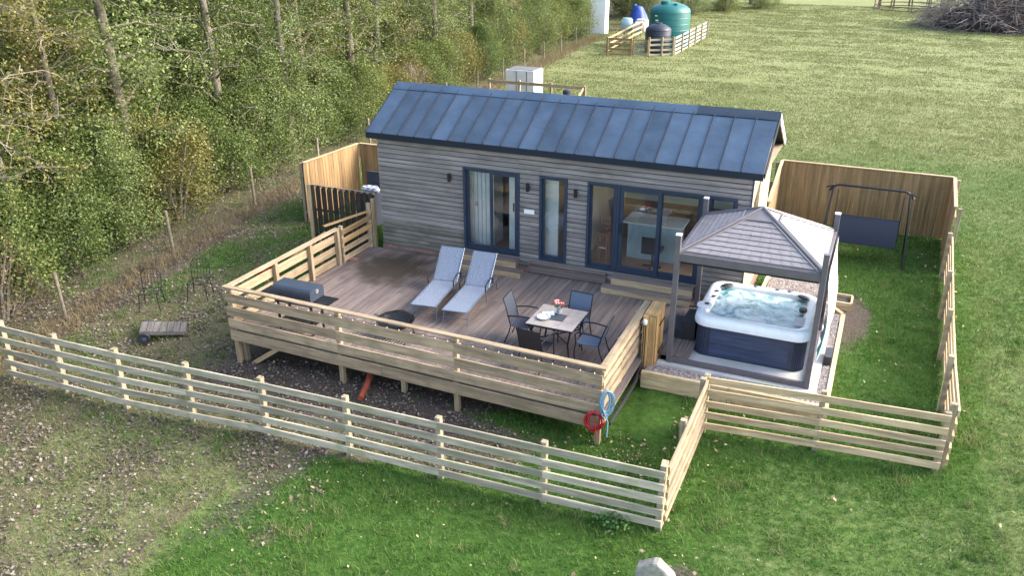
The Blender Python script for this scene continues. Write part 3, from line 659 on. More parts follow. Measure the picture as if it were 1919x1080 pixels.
# ---------------------------------------------------------------- sun loungers
M_SLING = mat('grey_blue_sling', (.155, .18, .23), .8, noise=(55, .38), bump=.2)
M_LFRAME = mat('lounger_frame', (.16, .2, .25), .4, metal=.5, noise=(8, .1))
def slab_strip(prof, x0, x1, th):
    """a thin strip following prof (y,z), between x0 and x1"""
    b = MB(); n = len(prof); vs = []
    for k, (y, z) in enumerate(prof):
        for x in (x0, x1): vs.append((x, y, z))
        for x in (x0, x1): vs.append((x, y+(0.0), z-th))
    fs = []
    for k in range(n-1):
        a = k*4; c = a+4
        fs += [(a, a+1, c+1, c), (a+2, c+2, c+3, a+3), (a, c, c+2, a+2), (a+1, a+3, c+3, c+1)]
    fs += [(0, 2, 3, 1), ((n-1)*4, (n-1)*4+1, (n-1)*4+3, (n-1)*4+2)]
    return b.add(vs, fs)
def lounger(label, loc, rz):
    t = thing('sun_lounger', label, 'sun lounger', loc, rz, 'sun loungers on the deck')
    sd_ = [(y, .315-.02*math.sin(math.pi*y/1.4)) for y in np.linspace(0, 1.4, 9)]
    slab_strip(sd_, -.27, .27, .012).build('seat', M_SLING, t, False, True)
    ca, sa = math.cos(R(45)), math.sin(R(45))
    bk = [(1.42+s*ca-.02*math.sin(math.pi*s/.86)*-sa, .32+s*sa-.02*math.sin(math.pi*s/.86)*ca) for s in np.linspace(0, .86, 7)]
    slab_strip(bk, -.27, .27, .012).build('backrest', M_SLING, t, False, True)
    f = MB()
    for s in (-1, 1): f.tube([(s*.285, 0, .305), (s*.285, 1.98, .305)], .014, 6)
    f.tube([(-.285, .0, .305), (.285, .0, .305)], .014, 6); f.tube([(-.285, 1.98, .305), (.285, 1.98, .305)], .014, 6); f.build('frame', M_LFRAME, t, False, True)
    f = MB(); f.tube([(-.285, 1.42, .31), (-.285, 1.42+.86*ca, .31+.86*sa), (.285, 1.42+.86*ca, .31+.86*sa), (.285, 1.42, .31)], .013, 6); f.build('backrest_frame', M_LFRAME, t, False, True)
    for s in (-1, 1):
        for y, dy in ((.12, -.1), (1.2, .06), (1.92, .1)):
            f = MB(); f.tube([(s*.285, y, .3), (s*.285, y+dy, .002)], .013, 6); f.build('leg', M_LFRAME, t, False, True)
        f = MB(); f.tube([(s*.3, 1.15, .31), (s*.31, 1.12, .46), (s*.31, 1.35, .52), (s*.31, 1.62, .48), (s*.3, 1.68, .31)], .014, 6); f.build('armrest', M_BLACK, t, False, True)
    f = MB(); f.tube([(-.285, .06, .12), (.285, .06, .12)], .01, 6); f.build('stretcher', M_LFRAME, t, False, True)
lounger('grey mesh sun lounger beside the dark deck stain', (3.08, -3.36, dk(3, -3)), R(8))
lounger('grey mesh sun lounger beside the dining table', (3.84, -3.34, dk(3.8, -3)), R(6))

# ---------------------------------------------------------------- table, chairs
M_TILE = mat('stone_tile', (.26, .225, .2), .55, var=.16, noise=(5, .2), dark=(.26, .2, .16), darkamt=.5, bump=.2)
t = thing('dining_table', 'square black metal dining table with stone tile top', 'table', (6.25, -3.5, dk(6.25, -3.5)))
e = MB(); e.box(-.5, .5, -.5, .5, .685, .71); e.build('table_frame', M_BLACK, t)
for i in range(3):
    for j in range(3):
        e = MB(); x = -.485+i*.325; y = -.485+j*.325; e.box(x, x+.319, y, y+.319, .711, .724); e.build('tile', M_TILE if (i, j) != (1, 1) else mat('slate', (.05, .055, .065), .5, noise=(6, .1)), t)
for sx in (-1, 1):
    for sy in (-1, 1):
        e = MB(); e.tube([(sx*.44, sy*.44, .69), (sx*.36, sy*.36, .35), (sx*.42, sy*.42, .0)], .02, 6); e.build('leg', M_BLACK, t, False, True)
e = MB(); e.tube([(-.36, -.36, .35), (.36, .36, .35)], .012, 5); e.tube([(-.36, .36, .351), (.36, -.36, .351)], .012, 5); e.build('brace', M_BLACK, t, False, True)
M_CHS = mat('chair_sling', (.028, .034, .05), .75, noise=(80, .2)); M_CHS2 = mat('chair_sling_blue', (.085, .11, .16), .75, noise=(80, .2))
def chair(label, loc, rz, m, hb=.92):
    t = thing('garden_chair', label, 'chair', (loc[0], loc[1], dk(*loc)), rz, 'chairs around the dining table')
    slab_strip([(y, .42-.02*math.sin(math.pi*(y+.22)/.46)) for y in np.linspace(-.22, .24, 6)], -.23, .23, .012).build('seat', m, t, False, True)
    pr = [(-.225-.10*s-.05*s*s, .43+(hb-.43)*s) for s in np.linspace(0, 1, 8)]
    b = MB(); vs = []; fs = []
    for y, z in pr: vs += [(-.23, y, z), (.23, y, z), (-.23, y-.012, z), (.23, y-.012, z)]
    for k in range(7):
        a = k*4; c = a+4; fs += [(a, c, c+1, a+1), (a+2, a+3, c+3, c+2), (a, a+2, c+2, c), (a+1, c+1, c+3, a+3)]
    fs += [(0, 1, 3, 2), (28, 30, 31, 29)]; b.add(vs, fs); b.build('backrest', m, t, False, True)
    for s in (-1, 1):
        x = s*.245
        e = MB(); e.tube([(x, .25, .0), (x, .27, .22), (x, .24, .42), (x, .26, .62), (x, .2, .66)], .012, 6); e.build('leg', M_BLACK, t, False, True)
        e = MB(); e.tube([(x, -.36, .0), (x, -.26, .25), (x, -.22, .42)]+[(x, y-.004, z) for y, z in pr[1:]], .012, 6); e.build('leg', M_BLACK, t, False, True)
        e = MB(); e.tube([(x*1.03, .2, .66), (x*1.06, .0, .665), (x*1.03, -.2, .64), (x, -.29, .62)], .016, 6); e.build('armrest', M_BLACK, t, False, True)
    e = MB(); e.tube([(-.245, .24, .41), (.245, .24, .41)], .011, 6); e.tube([(-.245, -.22, .41), (.245, -.22, .41)], .011, 6); e.build('seat_frame', M_BLACK, t, False, True)
    e = MB(); y, z = pr[-1]; e.tube([(-.245, y, z), (.245, y, z)], .012, 6); e.build('top_bar', M_BLACK, t, False, True)
chair('dark sling garden chair at the table side towards the sun loungers', (5.5, -3.4), R(-86), M_CHS, 1.0)
chair('grey blue sling garden chair at the table side towards the deck end railing', (7.0, -3.58), R(92), M_CHS2, .9)
chair('black sling garden chair at the table side towards the front railing', (6.1, -4.22), R(-6), M_BLACKP, .9)
chair('grey blue sling garden chair at the table side towards the cabin', (6.42, -2.95), R(176), M_CHS2, .92)
tz = dk(6.25, -3.5)+.725
t = thing('flower_vase', 'small vase of red and white flowers on the tiled table', 'flowers', (6.22, -3.33, tz))
e = MB(); e.lathe([(.045, 0), (.06, .03), (.05, .1), (.04, .14)], 12); e.build('vase', mat('glazed', (.25, .27, .3), .3, noise=(20, .4)), t, False, True)
for nm, col, k0 in (('red_flower', (.6, .03, .02), 0), ('white_flower', (.85, .75, .72), 3), ('coral_flower', (.75, .16, .06), 6)):
    for k in range(k0, k0+3):
        a = k*2.2; r = .06+.025*(k % 3); e = MB(); cx, cy, cz = r*math.cos(a), r*math.sin(a), .2+.03*((k*7) % 3)
        for q in range(7):
            aa = q*.9; e.add([(cx, cy, cz), (cx+.05*math.cos(aa), cy+.05*math.sin(aa), cz+.015), (cx+.045*math.cos(aa+.5), cy+.045*math.sin(aa+.5), cz+.04), (cx+.03*math.cos(aa+.9), cy+.03*math.sin(aa+.9), cz+.02)], [(0, 1, 2, 3)])
        e.build(nm, mat(nm, col, .6, noise=(30, .15)), t)
e = MB()
for k in range(10): a = k*.63; e.add([(0, 0, .12), (.07*math.cos(a), .07*math.sin(a), .17), (.11*math.cos(a+.15), .11*math.sin(a+.15), .16), (.07*math.cos(a+.3), .07*math.sin(a+.3), .14)], [(0, 1, 2, 3)])
e.build('leaf_spray', mat('flower_leaf', (.05, .12, .03), .6, noise=(20, .2)), t)
t = thing('glass_dish', 'patterned glass dish on the tiled table', 'dish', (6.02, -3.65, tz)); e = MB(); e.lathe([(.05, 0), (.12, .02), (.14, .045), (.13, .045), (.11, .027), (.01, .012)], 16); e.build('bowl', mat('patterned', (.6, .62, .65), .2, noise=(35, .9)), t, False, True)
t = thing('folded_napkin', 'white printed leaflet lying on the tiled table', 'leaflet', (6.02, -3.4, tz)); e = MB(); e.box(-.12, .12, -.08, .08, 0, .006); e.build('sheet', mat('leaflet', (.75, .75, .75), .6, noise=(18, .25)), t, M=Matrix.Rotation(.4, 4, 'Z'))

# ---------------------------------------------------------------- barbecue
t = thing('barbecue', 'black barrel barbecue with slatted side shelf behind the railing corner', 'barbecue', (.98, -4.85, dk(1, -4.85)))
b = MB(); arc = [(.235*math.copysign(abs(math.cos(a))**.32, math.cos(a)), .86+.18*abs(math.sin(a))**.4) for a in np.linspace(0, math.pi, 13)]; prof = arc+[(-.235, .72), (-.2, .64), (.2, .64), (.235, .72)]
n = len(prof); b.add([(-.47, y, z) for y, z in prof]+[(.47, y, z) for y, z in prof], [tuple(range(n)), tuple(range(2*n-1, n-1, -1))]+[(i, i+n, (i+1) % n+n, (i+1) % n) for i in range(n)])
M_BBQ = mat('bbq_enamel', (.03, .04, .058), .4, noise=(6, .15)); b.build('hood', M_BBQ, t, False, True)
for x in (-.42, .42):
    for y in (-.18, .18): e = MB(); e.box(x-.02, x+.02, y-.02, y+.02, 0, .7); e.build('leg', M_BLACK, t)
for k in range(6): e = MB(); y = -.2+k*.07; e.box(.475, .86, y, y+.045, .76, .78); e.build('shelf_slat', M_BLACK, t)
for y in (-.18, .18): e = MB(); e.box(.47, .84, y, y+.02, .735, .76); e.build('shelf_bracket', M_BLACK, t)
for k in range(5): e = MB(); y = -.18+k*.08; e.box(-.44, .44, y, y+.045, .2, .22); e.build('lower_slat', M_BLACK, t)
e = MB(); e.tube([(-.3, -.24, .84), (-.3, -.29, .84), (.3, -.29, .84), (.3, -.24, .84)], .012, 6); e.build('handle', M_BLACK, t, False, True)
for x in (-.495, .495): e = MB(); e.lathe([(.05, -.005), (.05, .005)], 14); e.build('temperature_dial', mat('dial', (.55, .55, .55), .3, metal=.8, noise=(10, .1)), t, False, True, M=Matrix.Translation((x*.965, 0, .95)) @ Matrix.Rotation(R(90), 4, 'Y'))
e = MB(); e.box(-.86, -.475, -.2, .2, .76, .785); e.build('side_shelf', M_BLACK, t)
# fire pit
t = thing('fire_pit', 'round black fire pit bowl with mesh lid and grate on the deck', 'fire pit', (2.9, -4.2, dk(2.9, -4.2)))
e = MB(); e.lathe([(.1, .14), (.25, .16), (.36, .25), (.395, .31), (.41, .315), (.41, .325), (.385, .325), (.345, .26), (.24, .19), (.05, .17)], 28); e.build('bowl', M_BLACK, t, False, True)
e = MB()
for k in range(12): x = -.33+k*.06; hgt = math.sqrt(max(.01, .36**2-x*x)); e.tube([(x, -hgt, .325), (x, -hgt*.5, .325+.1*(hgt/.36)), (x, 0, .325+.14*(hgt/.36)), (x, hgt*.5, .325+.1*(hgt/.36)), (x, hgt, .325)], .006, 4)
for k in range(9): y = -.3+k*.075; hgt = math.sqrt(max(.01, .36**2-y*y)); e.tube([(-hgt, y, .326), (-hgt*.5, y, .326+.1*(hgt/.36)), (0, y, .326+.14*(hgt/.36)), (hgt*.5, y, .326+.1*(hgt/.36)), (hgt, y, .326)], .006, 4)
e.build('mesh_lid', M_BLACK, t)
for k in range(3): a = k*2.094+.4; e = MB(); e.tube([(.3*math.cos(a), .3*math.sin(a), .22), (.38*math.cos(a), .38*math.sin(a), 0)], .014, 6); e.build('leg', M_BLACK, t, False, True)
e = MB(); e.tube([(-.41, 0, .31), (-.49, .05, .33), (-.49, -.05, .36), (-.41, -.02, .32)], .008, 5); e.build('ring_handle', M_BLACK, t, False, True)
t = thing('grill_tray', 'dark grill tray with a pale end lying on deck boards by the fire pit', 'tray', (3.05, -4.72, dk(3, -4.7)))
e = MB(); e.box(-.28, .28, -.17, .17, 0, .03); e.build('tray', M_BLACKP, t, M=Matrix.Rotation(-.1, 4, 'Z')); 
for k in range(8): e = MB(); x = -.25+k*.07; e.box(x, x+.012, -.15, .15, .031, .045); e.build('bar', mat('steel', (.4, .38, .34), .4, metal=.8, noise=(8, .2)), t, M=Matrix.Rotation(-.1, 4, 'Z'))

# ---------------------------------------------------------------- hot tub
def rrect(w, d, r, n=6):
    pts = []
    for cx, cy, a0 in ((w/2-r, d/2-r, 0), (-w/2+r, d/2-r, 90), (-w/2+r, -d/2+r, 180), (w/2-r, -d/2+r, 270)):
        for k in range(n+1): a = R(a0+90*k/n); pts.append((cx+r*math.cos(a), cy+r*math.sin(a)))
    return pts
def loft(rings, cap0=False, cap1=False):
    b = MB(); n = len(rings[0]); vs = [p for r_ in rings for p in r_]; fs = []
    for i in range(len(rings)-1):
        for k in range(n): fs.append((i*n+k, i*n+(k+1) % n, (i+1)*n+(k+1) % n, (i+1)*n+k))
    if cap0: fs.append(tuple(range(n-1, -1, -1)))
    if cap1: fs.append(tuple((len(rings)-1)*n+k for k in range(n)))
    return b.add(vs, fs)
def ring(ins, z, w, d, r): return [(x, y, z) for x, y in rrect(w-2*ins, d-2*ins, max(r-ins*.6, .03))]
TW, TD, TZ = 2.24, 2.04, -.135
tub = thing('hot_tub', 'square hot tub with white shell, dark slate cabinet and bubbling turquoise water', 'hot tub', (9.86, -1.38, TZ))
M_CABI = mat('tub_cabinet', (.04, .054, .1), .45, grain=(.8, 1, 26), bump=.3, noise=(3, .2)); M_CABR = mat('tub_corner', (.028, .036, .064), .45, noise=(4, .15))
M_SHELL = mat('acrylic_shell', (.80, .81, .82), .22, noise=(9, .05)); M_PILLOW = mat('pillow', (.02, .02, .025), .6, noise=(9, .1))
loft([ring(.07, .0, TW, TD, .26), ring(.07, .71, TW, TD, .26)], True, True).build('cabinet', M_CABR, tub, False, True)
for (sx, w_, ax) in ((-1, TW-.72, 'x'), (1, TW-.72, 'x'), (-1, TD-.72, 'y'), (1, TD-.72, 'y')):
    for k in range(7):
        e = MB(); z = .04+k*.093
        if ax == 'x': y = sx*(TD/2-.07); e.box(-w_/2, w_/2, min(y, y+sx*.014), max(y, y+sx*.014), z, z+.09)
        else: x = sx*(TW/2-.07); e.box(min(x, x+sx*.014), max(x, x+sx*.014), -w_/2, w_/2, z, z+.09)
        e.build('cabinet_panel', M_CABI, tub)
cor = rrect(TW-.14, TD-.14, .19, 8)
for i, (x, y) in enumerate(cor):
    e = MB(); e.tube([(x, y, .02), (x, y, .70)], .017, 5); e.build('corner_rib', M_CABR, tub)
rr = [ring(.06, 0.675, TW, TD, .3), ring(-.01, 0.680, TW, TD, .3), ring(-.02, 0.735, TW, TD, .3), ring(-.005, 0.835, TW, TD, .3), ring(.03, 0.875, TW, TD, .3), ring(.08, 0.890, TW, TD, .3), ring(.17, 0.885, TW, TD, .28), ring(.21, 0.855, TW, TD, .28), ring(.25, 0.775, TW, TD, .26), ring(.33, 0.525, TW, TD, .2)]
shell = loft(rr, False, True).build('shell', M_SHELL, tub, False, True)
lip = MB(); lip.lathe([(.12, .81), (.16, .855), (.15, .897), (.1, .91), (.02, .905)], 14, (-TW/2+.1, -.42)); lip.build('control_lip', M_SHELL, tub, False, True)
def watermat():
    m = bpy.data.materials.new('tub_water'); m.use_nodes = True; N = m.node_tree.nodes; L = m.node_tree.links; b = N['Principled BSDF']; b.inputs['Roughness'].default_value = .12
    tc = N.new('ShaderNodeTexCoord'); n1 = N.new('ShaderNodeTexNoise'); n1.inputs['Scale'].default_value = 2.1; n1.inputs['Detail'].default_value = 7; n1.inputs['Roughness'].default_value = .62; n1.inputs['Distortion'].default_value = 1.2
    L.new(tc.outputs['Object'], n1.inputs['Vector']); r = N.new('ShaderNodeValToRGB'); e = r.color_ramp.elements; e.new(.5); e.new(.5)
    for k, (p, c) in enumerate(((.38, (.10, .27, .30)), (.47, (.26, .45, .49)), (.55, (.55, .68, .72)), (.66, (.85, .9, .93)))): e[k].position = p; e[k].color = (*c, 1)
    L.new(n1.outputs[0], r.inputs[0]); L.new(r.outputs[0], b.inputs['Base Color'])
    rr_ = N.new('ShaderNodeMapRange'); rr_.inputs[1].default_value = .4; rr_.inputs[2].default_value = .6; rr_.inputs[3].default_value = .06; rr_.inputs[4].default_value = .6; L.new(n1.outputs[0], rr_.inputs[0]); L.new(rr_.outputs[0], b.inputs['Roughness'])
    n2 = N.new('ShaderNodeTexNoise'); n2.inputs['Scale'].default_value = 14; n2.inputs['Detail'].default_value = 5; L.new(tc.outputs['Object'], n2.inputs['Vector']); bp = N.new('ShaderNodeBump'); bp.inputs['Strength'].default_value = .5; bp.inputs['Distance'].default_value = .04; L.new(n2.outputs[0], bp.inputs['Height']); L.new(bp.outputs[0], b.inputs['Normal'])
    return m
b = MB(); wg = 40; vs = []; fs = []; W2, D2 = TW/2-.235, TD/2-.235
for j in range(wg+1):
    for i in range(wg+1):
        x = -W2+2*W2*i/wg; y = -D2+2*D2*j/wg
        vs.append((x, y, .81+.05*(float(fbm(x*3+5, y*3+5, 44, 3))-.5)))
for j in range(wg):
    for i in range(wg): a = j*(wg+1)+i; fs.append((a, a+1, a+wg+2, a+wg+1))
b.add(vs, fs); b.build('water', watermat(), tub, False, True)
for x, y, rz in ((-.78, .76, .7), (.80, .74, -.7), (.86, .1, -1.57)):
    e = MB(); e.lathe([(.02, .0), (.13, .005), (.15, .02), (.12, .04), (.02, .045)], 16); e.build('pillow', M_PILLOW, tub, False, True, M=Matrix.Translation((x, y, .86)) @ Matrix.Rotation(rz, 4, 'Z') @ Matrix.Diagonal((1, .55, 1, 1)))
for x, y in ((-.92, .35), (-.92, .05), (-.98, -.42), (.25, .92), (-.2, .93), (.5, .93)):
    e = MB(); e.lathe([(.02, .0), (.045, .002), (.05, .012), (.03, .018)], 12, (0, 0)); e.build('jet_valve', mat('valve', (.1, .1, .11), .3, metal=.5, noise=(9, .1)), tub, False, True, M=Matrix.Translation((x, y, .887 if x > -.95 else .907)))
e = MB(); e.box(-.09, .09, -.2, .2, 0, .012); e.build('filter_grille', mat('grille', (.45, .45, .5), .5, noise=(60, .6)), tub, M=Matrix.Translation((.86, -.5, .88)))
# tub steps
t = thing('tub_step', 'black plastic two tread step beside the hot tub', 'step', (8.55, -1.7, dk(7.8, -1.7)))
e = MB(); e.box(-.36, -.1, -.35, .35, .0, .2); e.build('tread', M_BLACKP, t); e = MB(); e.box(-.098, .18, -.35, .35, 0, .4); e.build('tread', M_BLACKP, t)

# ---------------------------------------------------------------- gazebo
M_GAZ = mat('gazebo_brown', (.115, .098, .105), .5, noise=(5, .12)); M_SHIN = mat('gazebo_roof_panel', (.215, .192, .19), .5, noise=(9, .1), var=.06, bump=.15)
M_HIP = mat('gazebo_hip', (.16, .143, .145), .45, noise=(6, .1))
GX0, GX1, GY0, GY1 = 8.42, 11.06, -2.87, -.39
gaz = thing('gazebo', 'grey hard roof gazebo with four dark posts over the hot tub', 'gazebo', (9.74, -1.63, -.135))
for x in (GX0, GX1):
    for y in (GY0, GY1):
        zb = -.133 if not (x < 9 and y > -1) else .018
        p = board('post', (x, y, zb), (x, y, 2.56), .1, .1, M_GAZ, gaz, (1, 0, 0))
        o = board('post_cap', (x, y, 2.561), (x, y, 2.585), .11, .11, M_WHITE if not (x > 10 and y < -2) else M_GAZ, gaz, (1, 0, 0))
EZ = 2.22
for a, b_ in (((GX0+.052, GY0), (GX1-.052, GY0)), ((GX0+.052, GY1), (GX1-.052, GY1)), ((GX0, GY0+.052), (GX0, GY1-.052)), ((GX1, GY0+.052), (GX1, GY1-.052))):
    board('beam', (*a, EZ-.09), (*b_, EZ-.09), .16, .07, M_GAZ, gaz)
    board('curtain_rail', (*(Vector(a)*.985+Vector((9.74, -1.63))*.015), EZ-.2), (*(Vector(b_)*.985+Vector((9.74, -1.63))*.015), EZ-.2), .03, .03, M_BLACK, gaz)
board('base_beam', (GX0+.052, GY0, -.075), (GX1-.052, GY0, -.075), .1, .07, M_GAZ, gaz)
board('base_beam', (GX1, GY0+.052, -.075), (GX1, GY1-.052, -.075), .1, .07, M_GAZ, gaz)
AP = Vector(((GX0+GX1)/2, (GY0+GY1)/2, 2.9)); o_ = .0
cn = [Vector((GX0+.02, GY0+.02, EZ)), Vector((GX1-.02, GY0+.02, EZ)), Vector((GX1-.02, GY1-.02, EZ)), Vector((GX0+.02, GY1-.02, EZ))]
e = MB(); vs = []; cen = Vector((AP.x, AP.y, EZ))
for k in range(4): vs += [tuple(cn[k])]
vs += [tuple(AP)]+[tuple(c-Vector((0, 0, .05))) for c in cn]
e.add(vs, [(0, 1, 4), (1, 2, 4), (2, 3, 4), (3, 0, 4), (0, 5, 6, 1), (1, 6, 7, 2), (2, 7, 8, 3), (3, 8, 5, 0), (8, 7, 6, 5)]); gr = e.build('roof', M_HIP, gaz, True)
for k in range(4):
    a, b_ = cn[k], cn[(k+1) % 4]; m = (a+b_)/2; ud = (b_-a).normalized(); vd = (AP-m); Sl = vd.length; vd.normalize(); nd = ud.cross(vd); Wd = (b_-a).length
    rows = 8; v0 = .03; dv = Sl*.70/rows
    um = lambda v: min(Wd/2*(1-v/Sl)-.11, (Wd/2)*math.sqrt(max(0, 1-(v/(Sl*.755))**2)))
    for r_ in range(rows):
        va = v0+r_*dv; vb = va+dv*.97; ua, ub = um(va), um(vb)
        if ub < .05: ub = .05
        q = MB(); nt_ = max(3, int(2*ua/.19)); off_ = .5 if r_ % 2 else 0
        cuts = [-1]+[(-1+2*(i+off_)/nt_) for i in range(0 if off_ else 1, nt_)]+[1]
        for c0, c1 in zip(cuts[:-1], cuts[1:]):
            if c1-c0 < 1e-4: continue
            g_ = .003/max(ua, .1)
            hh = .020+random.uniform(-.002, .002)
            P = lambda u, v, h: tuple(m+ud*u+vd*v+nd*h)
            q.add([P(c0*ua+.003, va, hh), P(c1*ua-.003, va, hh), P(c1*ub-.003, vb, .007), P(c0*ub+.003, vb, .007), P(c0*ua+.003, va, .001), P(c1*ua-.003, va, .001)], [(0, 1, 2, 3), (4, 5, 1, 0), (4, 0, 3), (5, 2, 1)])
        s_ = q.build('shingle_row', M_SHIN, None); s_.parent = gr
    pa = [tuple(m+ud*(u_)+vd*v_+nd*.018) for u_, v_ in [(-um(v)-.012, v) for v in np.linspace(.02, Sl*.735, 12)]+[(um(v)+.012, v) for v in np.linspace(Sl*.735, .02, 12)]]
    q = MB(); q.tube(pa, .016, 5); s_ = q.build('arch_rib', M_HIP, None, False, True); s_.parent = gr
    q = MB(); q.tube([a+nd*.01, AP+nd*.005], .03, 6); s_ = q.build('hip_rib', M_HIP, None, False, True); s_.parent = gr
# side curtain on the field side
def curtmat():
    m = mat('curtain_sheet', (.8, .82, .8), .6, noise=(2.5, .06)); N = m.node_tree.nodes; L = m.node_tree.links; b = N['Principled BSDF']; s = b.inputs['Base Color'].links[0].from_socket
    tc = N.new('ShaderNodeTexCoord'); nz = N.new('ShaderNodeTexNoise'); nz.inputs['Scale'].default_value = 1.3; L.new(tc.outputs['Object'], nz.inputs['Vector']); mr = N.new('ShaderNodeMapRange'); mr.inputs[1].default_value = .45; mr.inputs[2].default_value = .62; L.new(nz.outputs[0], mr.inputs[0])
    mx = N.new('ShaderNodeMix'); mx.data_type = 'RGBA'; L.new(mr.outputs[0], mx.inputs[0]); L.new(s, mx.inputs[6]); mx.inputs[7].default_value = (.22, .55, .52, 1); L.new(mx.outputs[2], b.inputs['Base Color']); return m
b = MB(); vs = []; fs = []; nu, nv = 16, 14
for s_ in (0, .012):
    for j in range(nv+1):
        for i in range(nu+1):
            u, v_ = i/nu, j/nv; bul = .16*math.sin(math.pi*min(1, v_*1.15)) * (.55+.45*math.sin(u*math.pi))+.02*math.sin(u*19)*(1-v_)
            vs.append((GX1+.075+s_+bul, GY0+.3+u*(GY1-GY0-.38), .3+v_*1.83))
o1 = (nu+1)*(nv+1)
for j in range(nv):
    for i in range(nu): a = j*(nu+1)+i; fs += [(a, a+nu+1, a+nu+2, a+1), (o1+a, o1+a+1, o1+a+nu+2, o1+a+nu+1)]
b.add(vs, fs); cu = b.build('side_curtain', curtmat(), gaz, True, True); cu['label'] = 'white and turquoise side curtain'

# ---------------------------------------------------------------- pad, sleepers, gravel
e = MB(); e.box(8.2, 11.25, -3.02, -2.842, -.5, -.137); e.box(8.74, 11.25, -2.842, .1, -.5, -.137); o = e.build('concrete_pad', M_CONC, None); props(o, kind='structure')
M_SLEEP = mat('sleeper', (.56, .42, .24), .85, grain=(1, 12, 12), dark=(.36, .26, .14), darkamt=.6, dscale=3, bump=.4, var=.12)
def sleeper(label, p0, p1, h=.26, w=.09, top=-.15):
    t = thing('timber_sleeper', label, 'timber', (p0[0], p0[1], top-h)); board('beam', (*p0, top-h/2), (*p1, top-h/2), h, w, M_SLEEP, t); return t
sleeper('timber sleeper edging the gravel in front of the gazebo near the gate', (8.02, -3.42), (9.7, -3.40), .36)
sleeper('timber sleeper edging the gravel behind the pale new fence', (9.71, -3.40), (11.4, -3.38), .36)
sleeper('long timber sleeper along the right edge of the tub pad', (11.46, -3.42), (11.47, .9), .34)
sleeper('short angled timber sleeper at the back corner of the tub pad', (11.44, .95), (11.05, 1.45), .3)
sleeper('timber sleeper behind the hot tub beside the cabin', (9.55, .35), (9.6, 2.6), .28)
sleeper('timber sleeper crossing the gravel behind the hot tub', (9.66, 1.15), (11.0, 1.2), .26)
t = thing('raised_bed', 'small square timber raised bed beside the tub curtain', 'raised bed', (11.3, 1.85, gz(11.3, 1.85)))
zb = gz(11.3, 1.85)
for p0, p1 in (((11.05, 1.6), (11.6, 1.6)), ((11.05, 2.1), (11.6, 2.1)), ((11.05, 1.63), (11.05, 2.07)), ((11.6, 1.63), (11.6, 2.07))): board('side', (*p0, zb+.1), (*p1, zb+.1), .2, .05, M_SLEEP, t)
e = MB(); e.box(11.08, 11.57, 1.63, 2.07, zb, zb+.13); e.build('soil', mat('soil', (.05, .04, .035), .95, noise=(25, .5), bump=.5), t, True)
t = thing('step_block', 'dark plastic block on the pad between gazebo post and sleeper', 'block', (11.32, -1.5, -.185)); e = MB(); e.box(-.05, .08, -.22, .22, .0, .2); e.build('block', M_BLACKP, t)
M_GRAV = mat('gravel_bed', (.25, .22, .2), .95, noise=(60, .5), bump=.6)
e = MB(); e.box(8.05, 11.41, -3.37, -3.022, -.5, -.185); e.box(11.252, 11.41, -3.022, .9, -.5, -.185); e.box(9.66, 11.25, .102, 2.5, -.5, -.17); o = e.build('gravel_bed', M_GRAV, None); props(o, kind='structure')
def stones(name, areas, n, smin, smax, m, zf):
    vs = []
    tot = sum((a[1]-a[0])*(a[3]-a[2]) for a in areas)
    octa = np.array([(1, 0, 0), (0, 1, 0), (-1, 0, 0), (0, -1, 0), (0, 0, .8), (0, 0, -.6)]); tri = np.array([(0, 1, 4), (1, 2, 4), (2, 3, 4), (3, 0, 4), (1, 0, 5), (2, 1, 5), (3, 2, 5), (0, 3, 5)])
    for a in areas:
        k = int(n*(a[1]-a[0])*(a[3]-a[2])/tot); x = RNG.uniform(a[0], a[1], k); y = RNG.uniform(a[2], a[3], k); s = RNG.uniform(smin, smax, k); an = RNG.uniform(0, 6.28, k)
        z = zf(x, y) if callable(zf) else np.full(k, a[4])
        sc = s[:, None]*RNG.uniform(.6, 1.2, (k, 3)); p = octa[None]*sc[:, None, :]; c, s_ = np.cos(an)[:, None], np.sin(an)[:, None]
        px = p[..., 0]*c-p[..., 1]*s_; py = p[..., 0]*s_+p[..., 1]*c; P = np.stack([px+x[:, None], py+y[:, None], p[..., 2]+z[:, None]+s[:, None]*.15], -1)
        vs.append(P[:, tri].reshape(-1, 3))
    me_v = np.concatenate(vs); o = npmesh(name, me_v, 3, m); return o
M_PEB = bpy.data.materials.new('pebble'); M_PEB.use_nodes = True
def pebble(m, cols):
    N = m.node_tree.nodes; L = m.node_tree.links; b = N['Principled BSDF']; b.inputs['Roughness'].default_value = .85; tc = N.new('ShaderNodeTexCoord'); wn = N.new('ShaderNodeTexWhiteNoise'); 
    v = N.new('ShaderNodeVectorMath'); v.operation = 'SNAP'; v.inputs[1].default_value = (.03, .03, .5); L.new(tc.outputs['Object'], v.inputs[0]); L.new(v.outputs[0], wn.inputs['Vector']); r = N.new('ShaderNodeValToRGB'); e = r.color_ramp.elements
    while len(e) < len(cols): e.new(.5)
    for k, c in enumerate(cols): e[k].position = k/(len(cols)-1); e[k].color = (*c, 1)
    L.new(wn.outputs['Value'], r.inputs[0]); L.new(r.outputs[0], b.inputs['Base Color'])
pebble(M_PEB, [(.12, .1, .1), (.26, .22, .2), (.4, .36, .33), (.3, .22, .18), (.5, .47, .44)])
props(stones('gravel', [(8.08, 11.4, -3.35, -3.03, -.185), (11.27, 11.4, -3.0, .88, -.185), (9.7, 11.2, .13, 2.45, -.17)], 9000, .012, .026, M_PEB, None), 'grey and brown gravel chippings around the tub pad', 'gravel', kind='stuff')
props(stones('path_gravel', [(-1.25, -.5, -4.2, .3)], 5000, .012, .03, M_PEB, zg), 'grey gravel strip along the left side of the deck', 'gravel', kind='stuff')

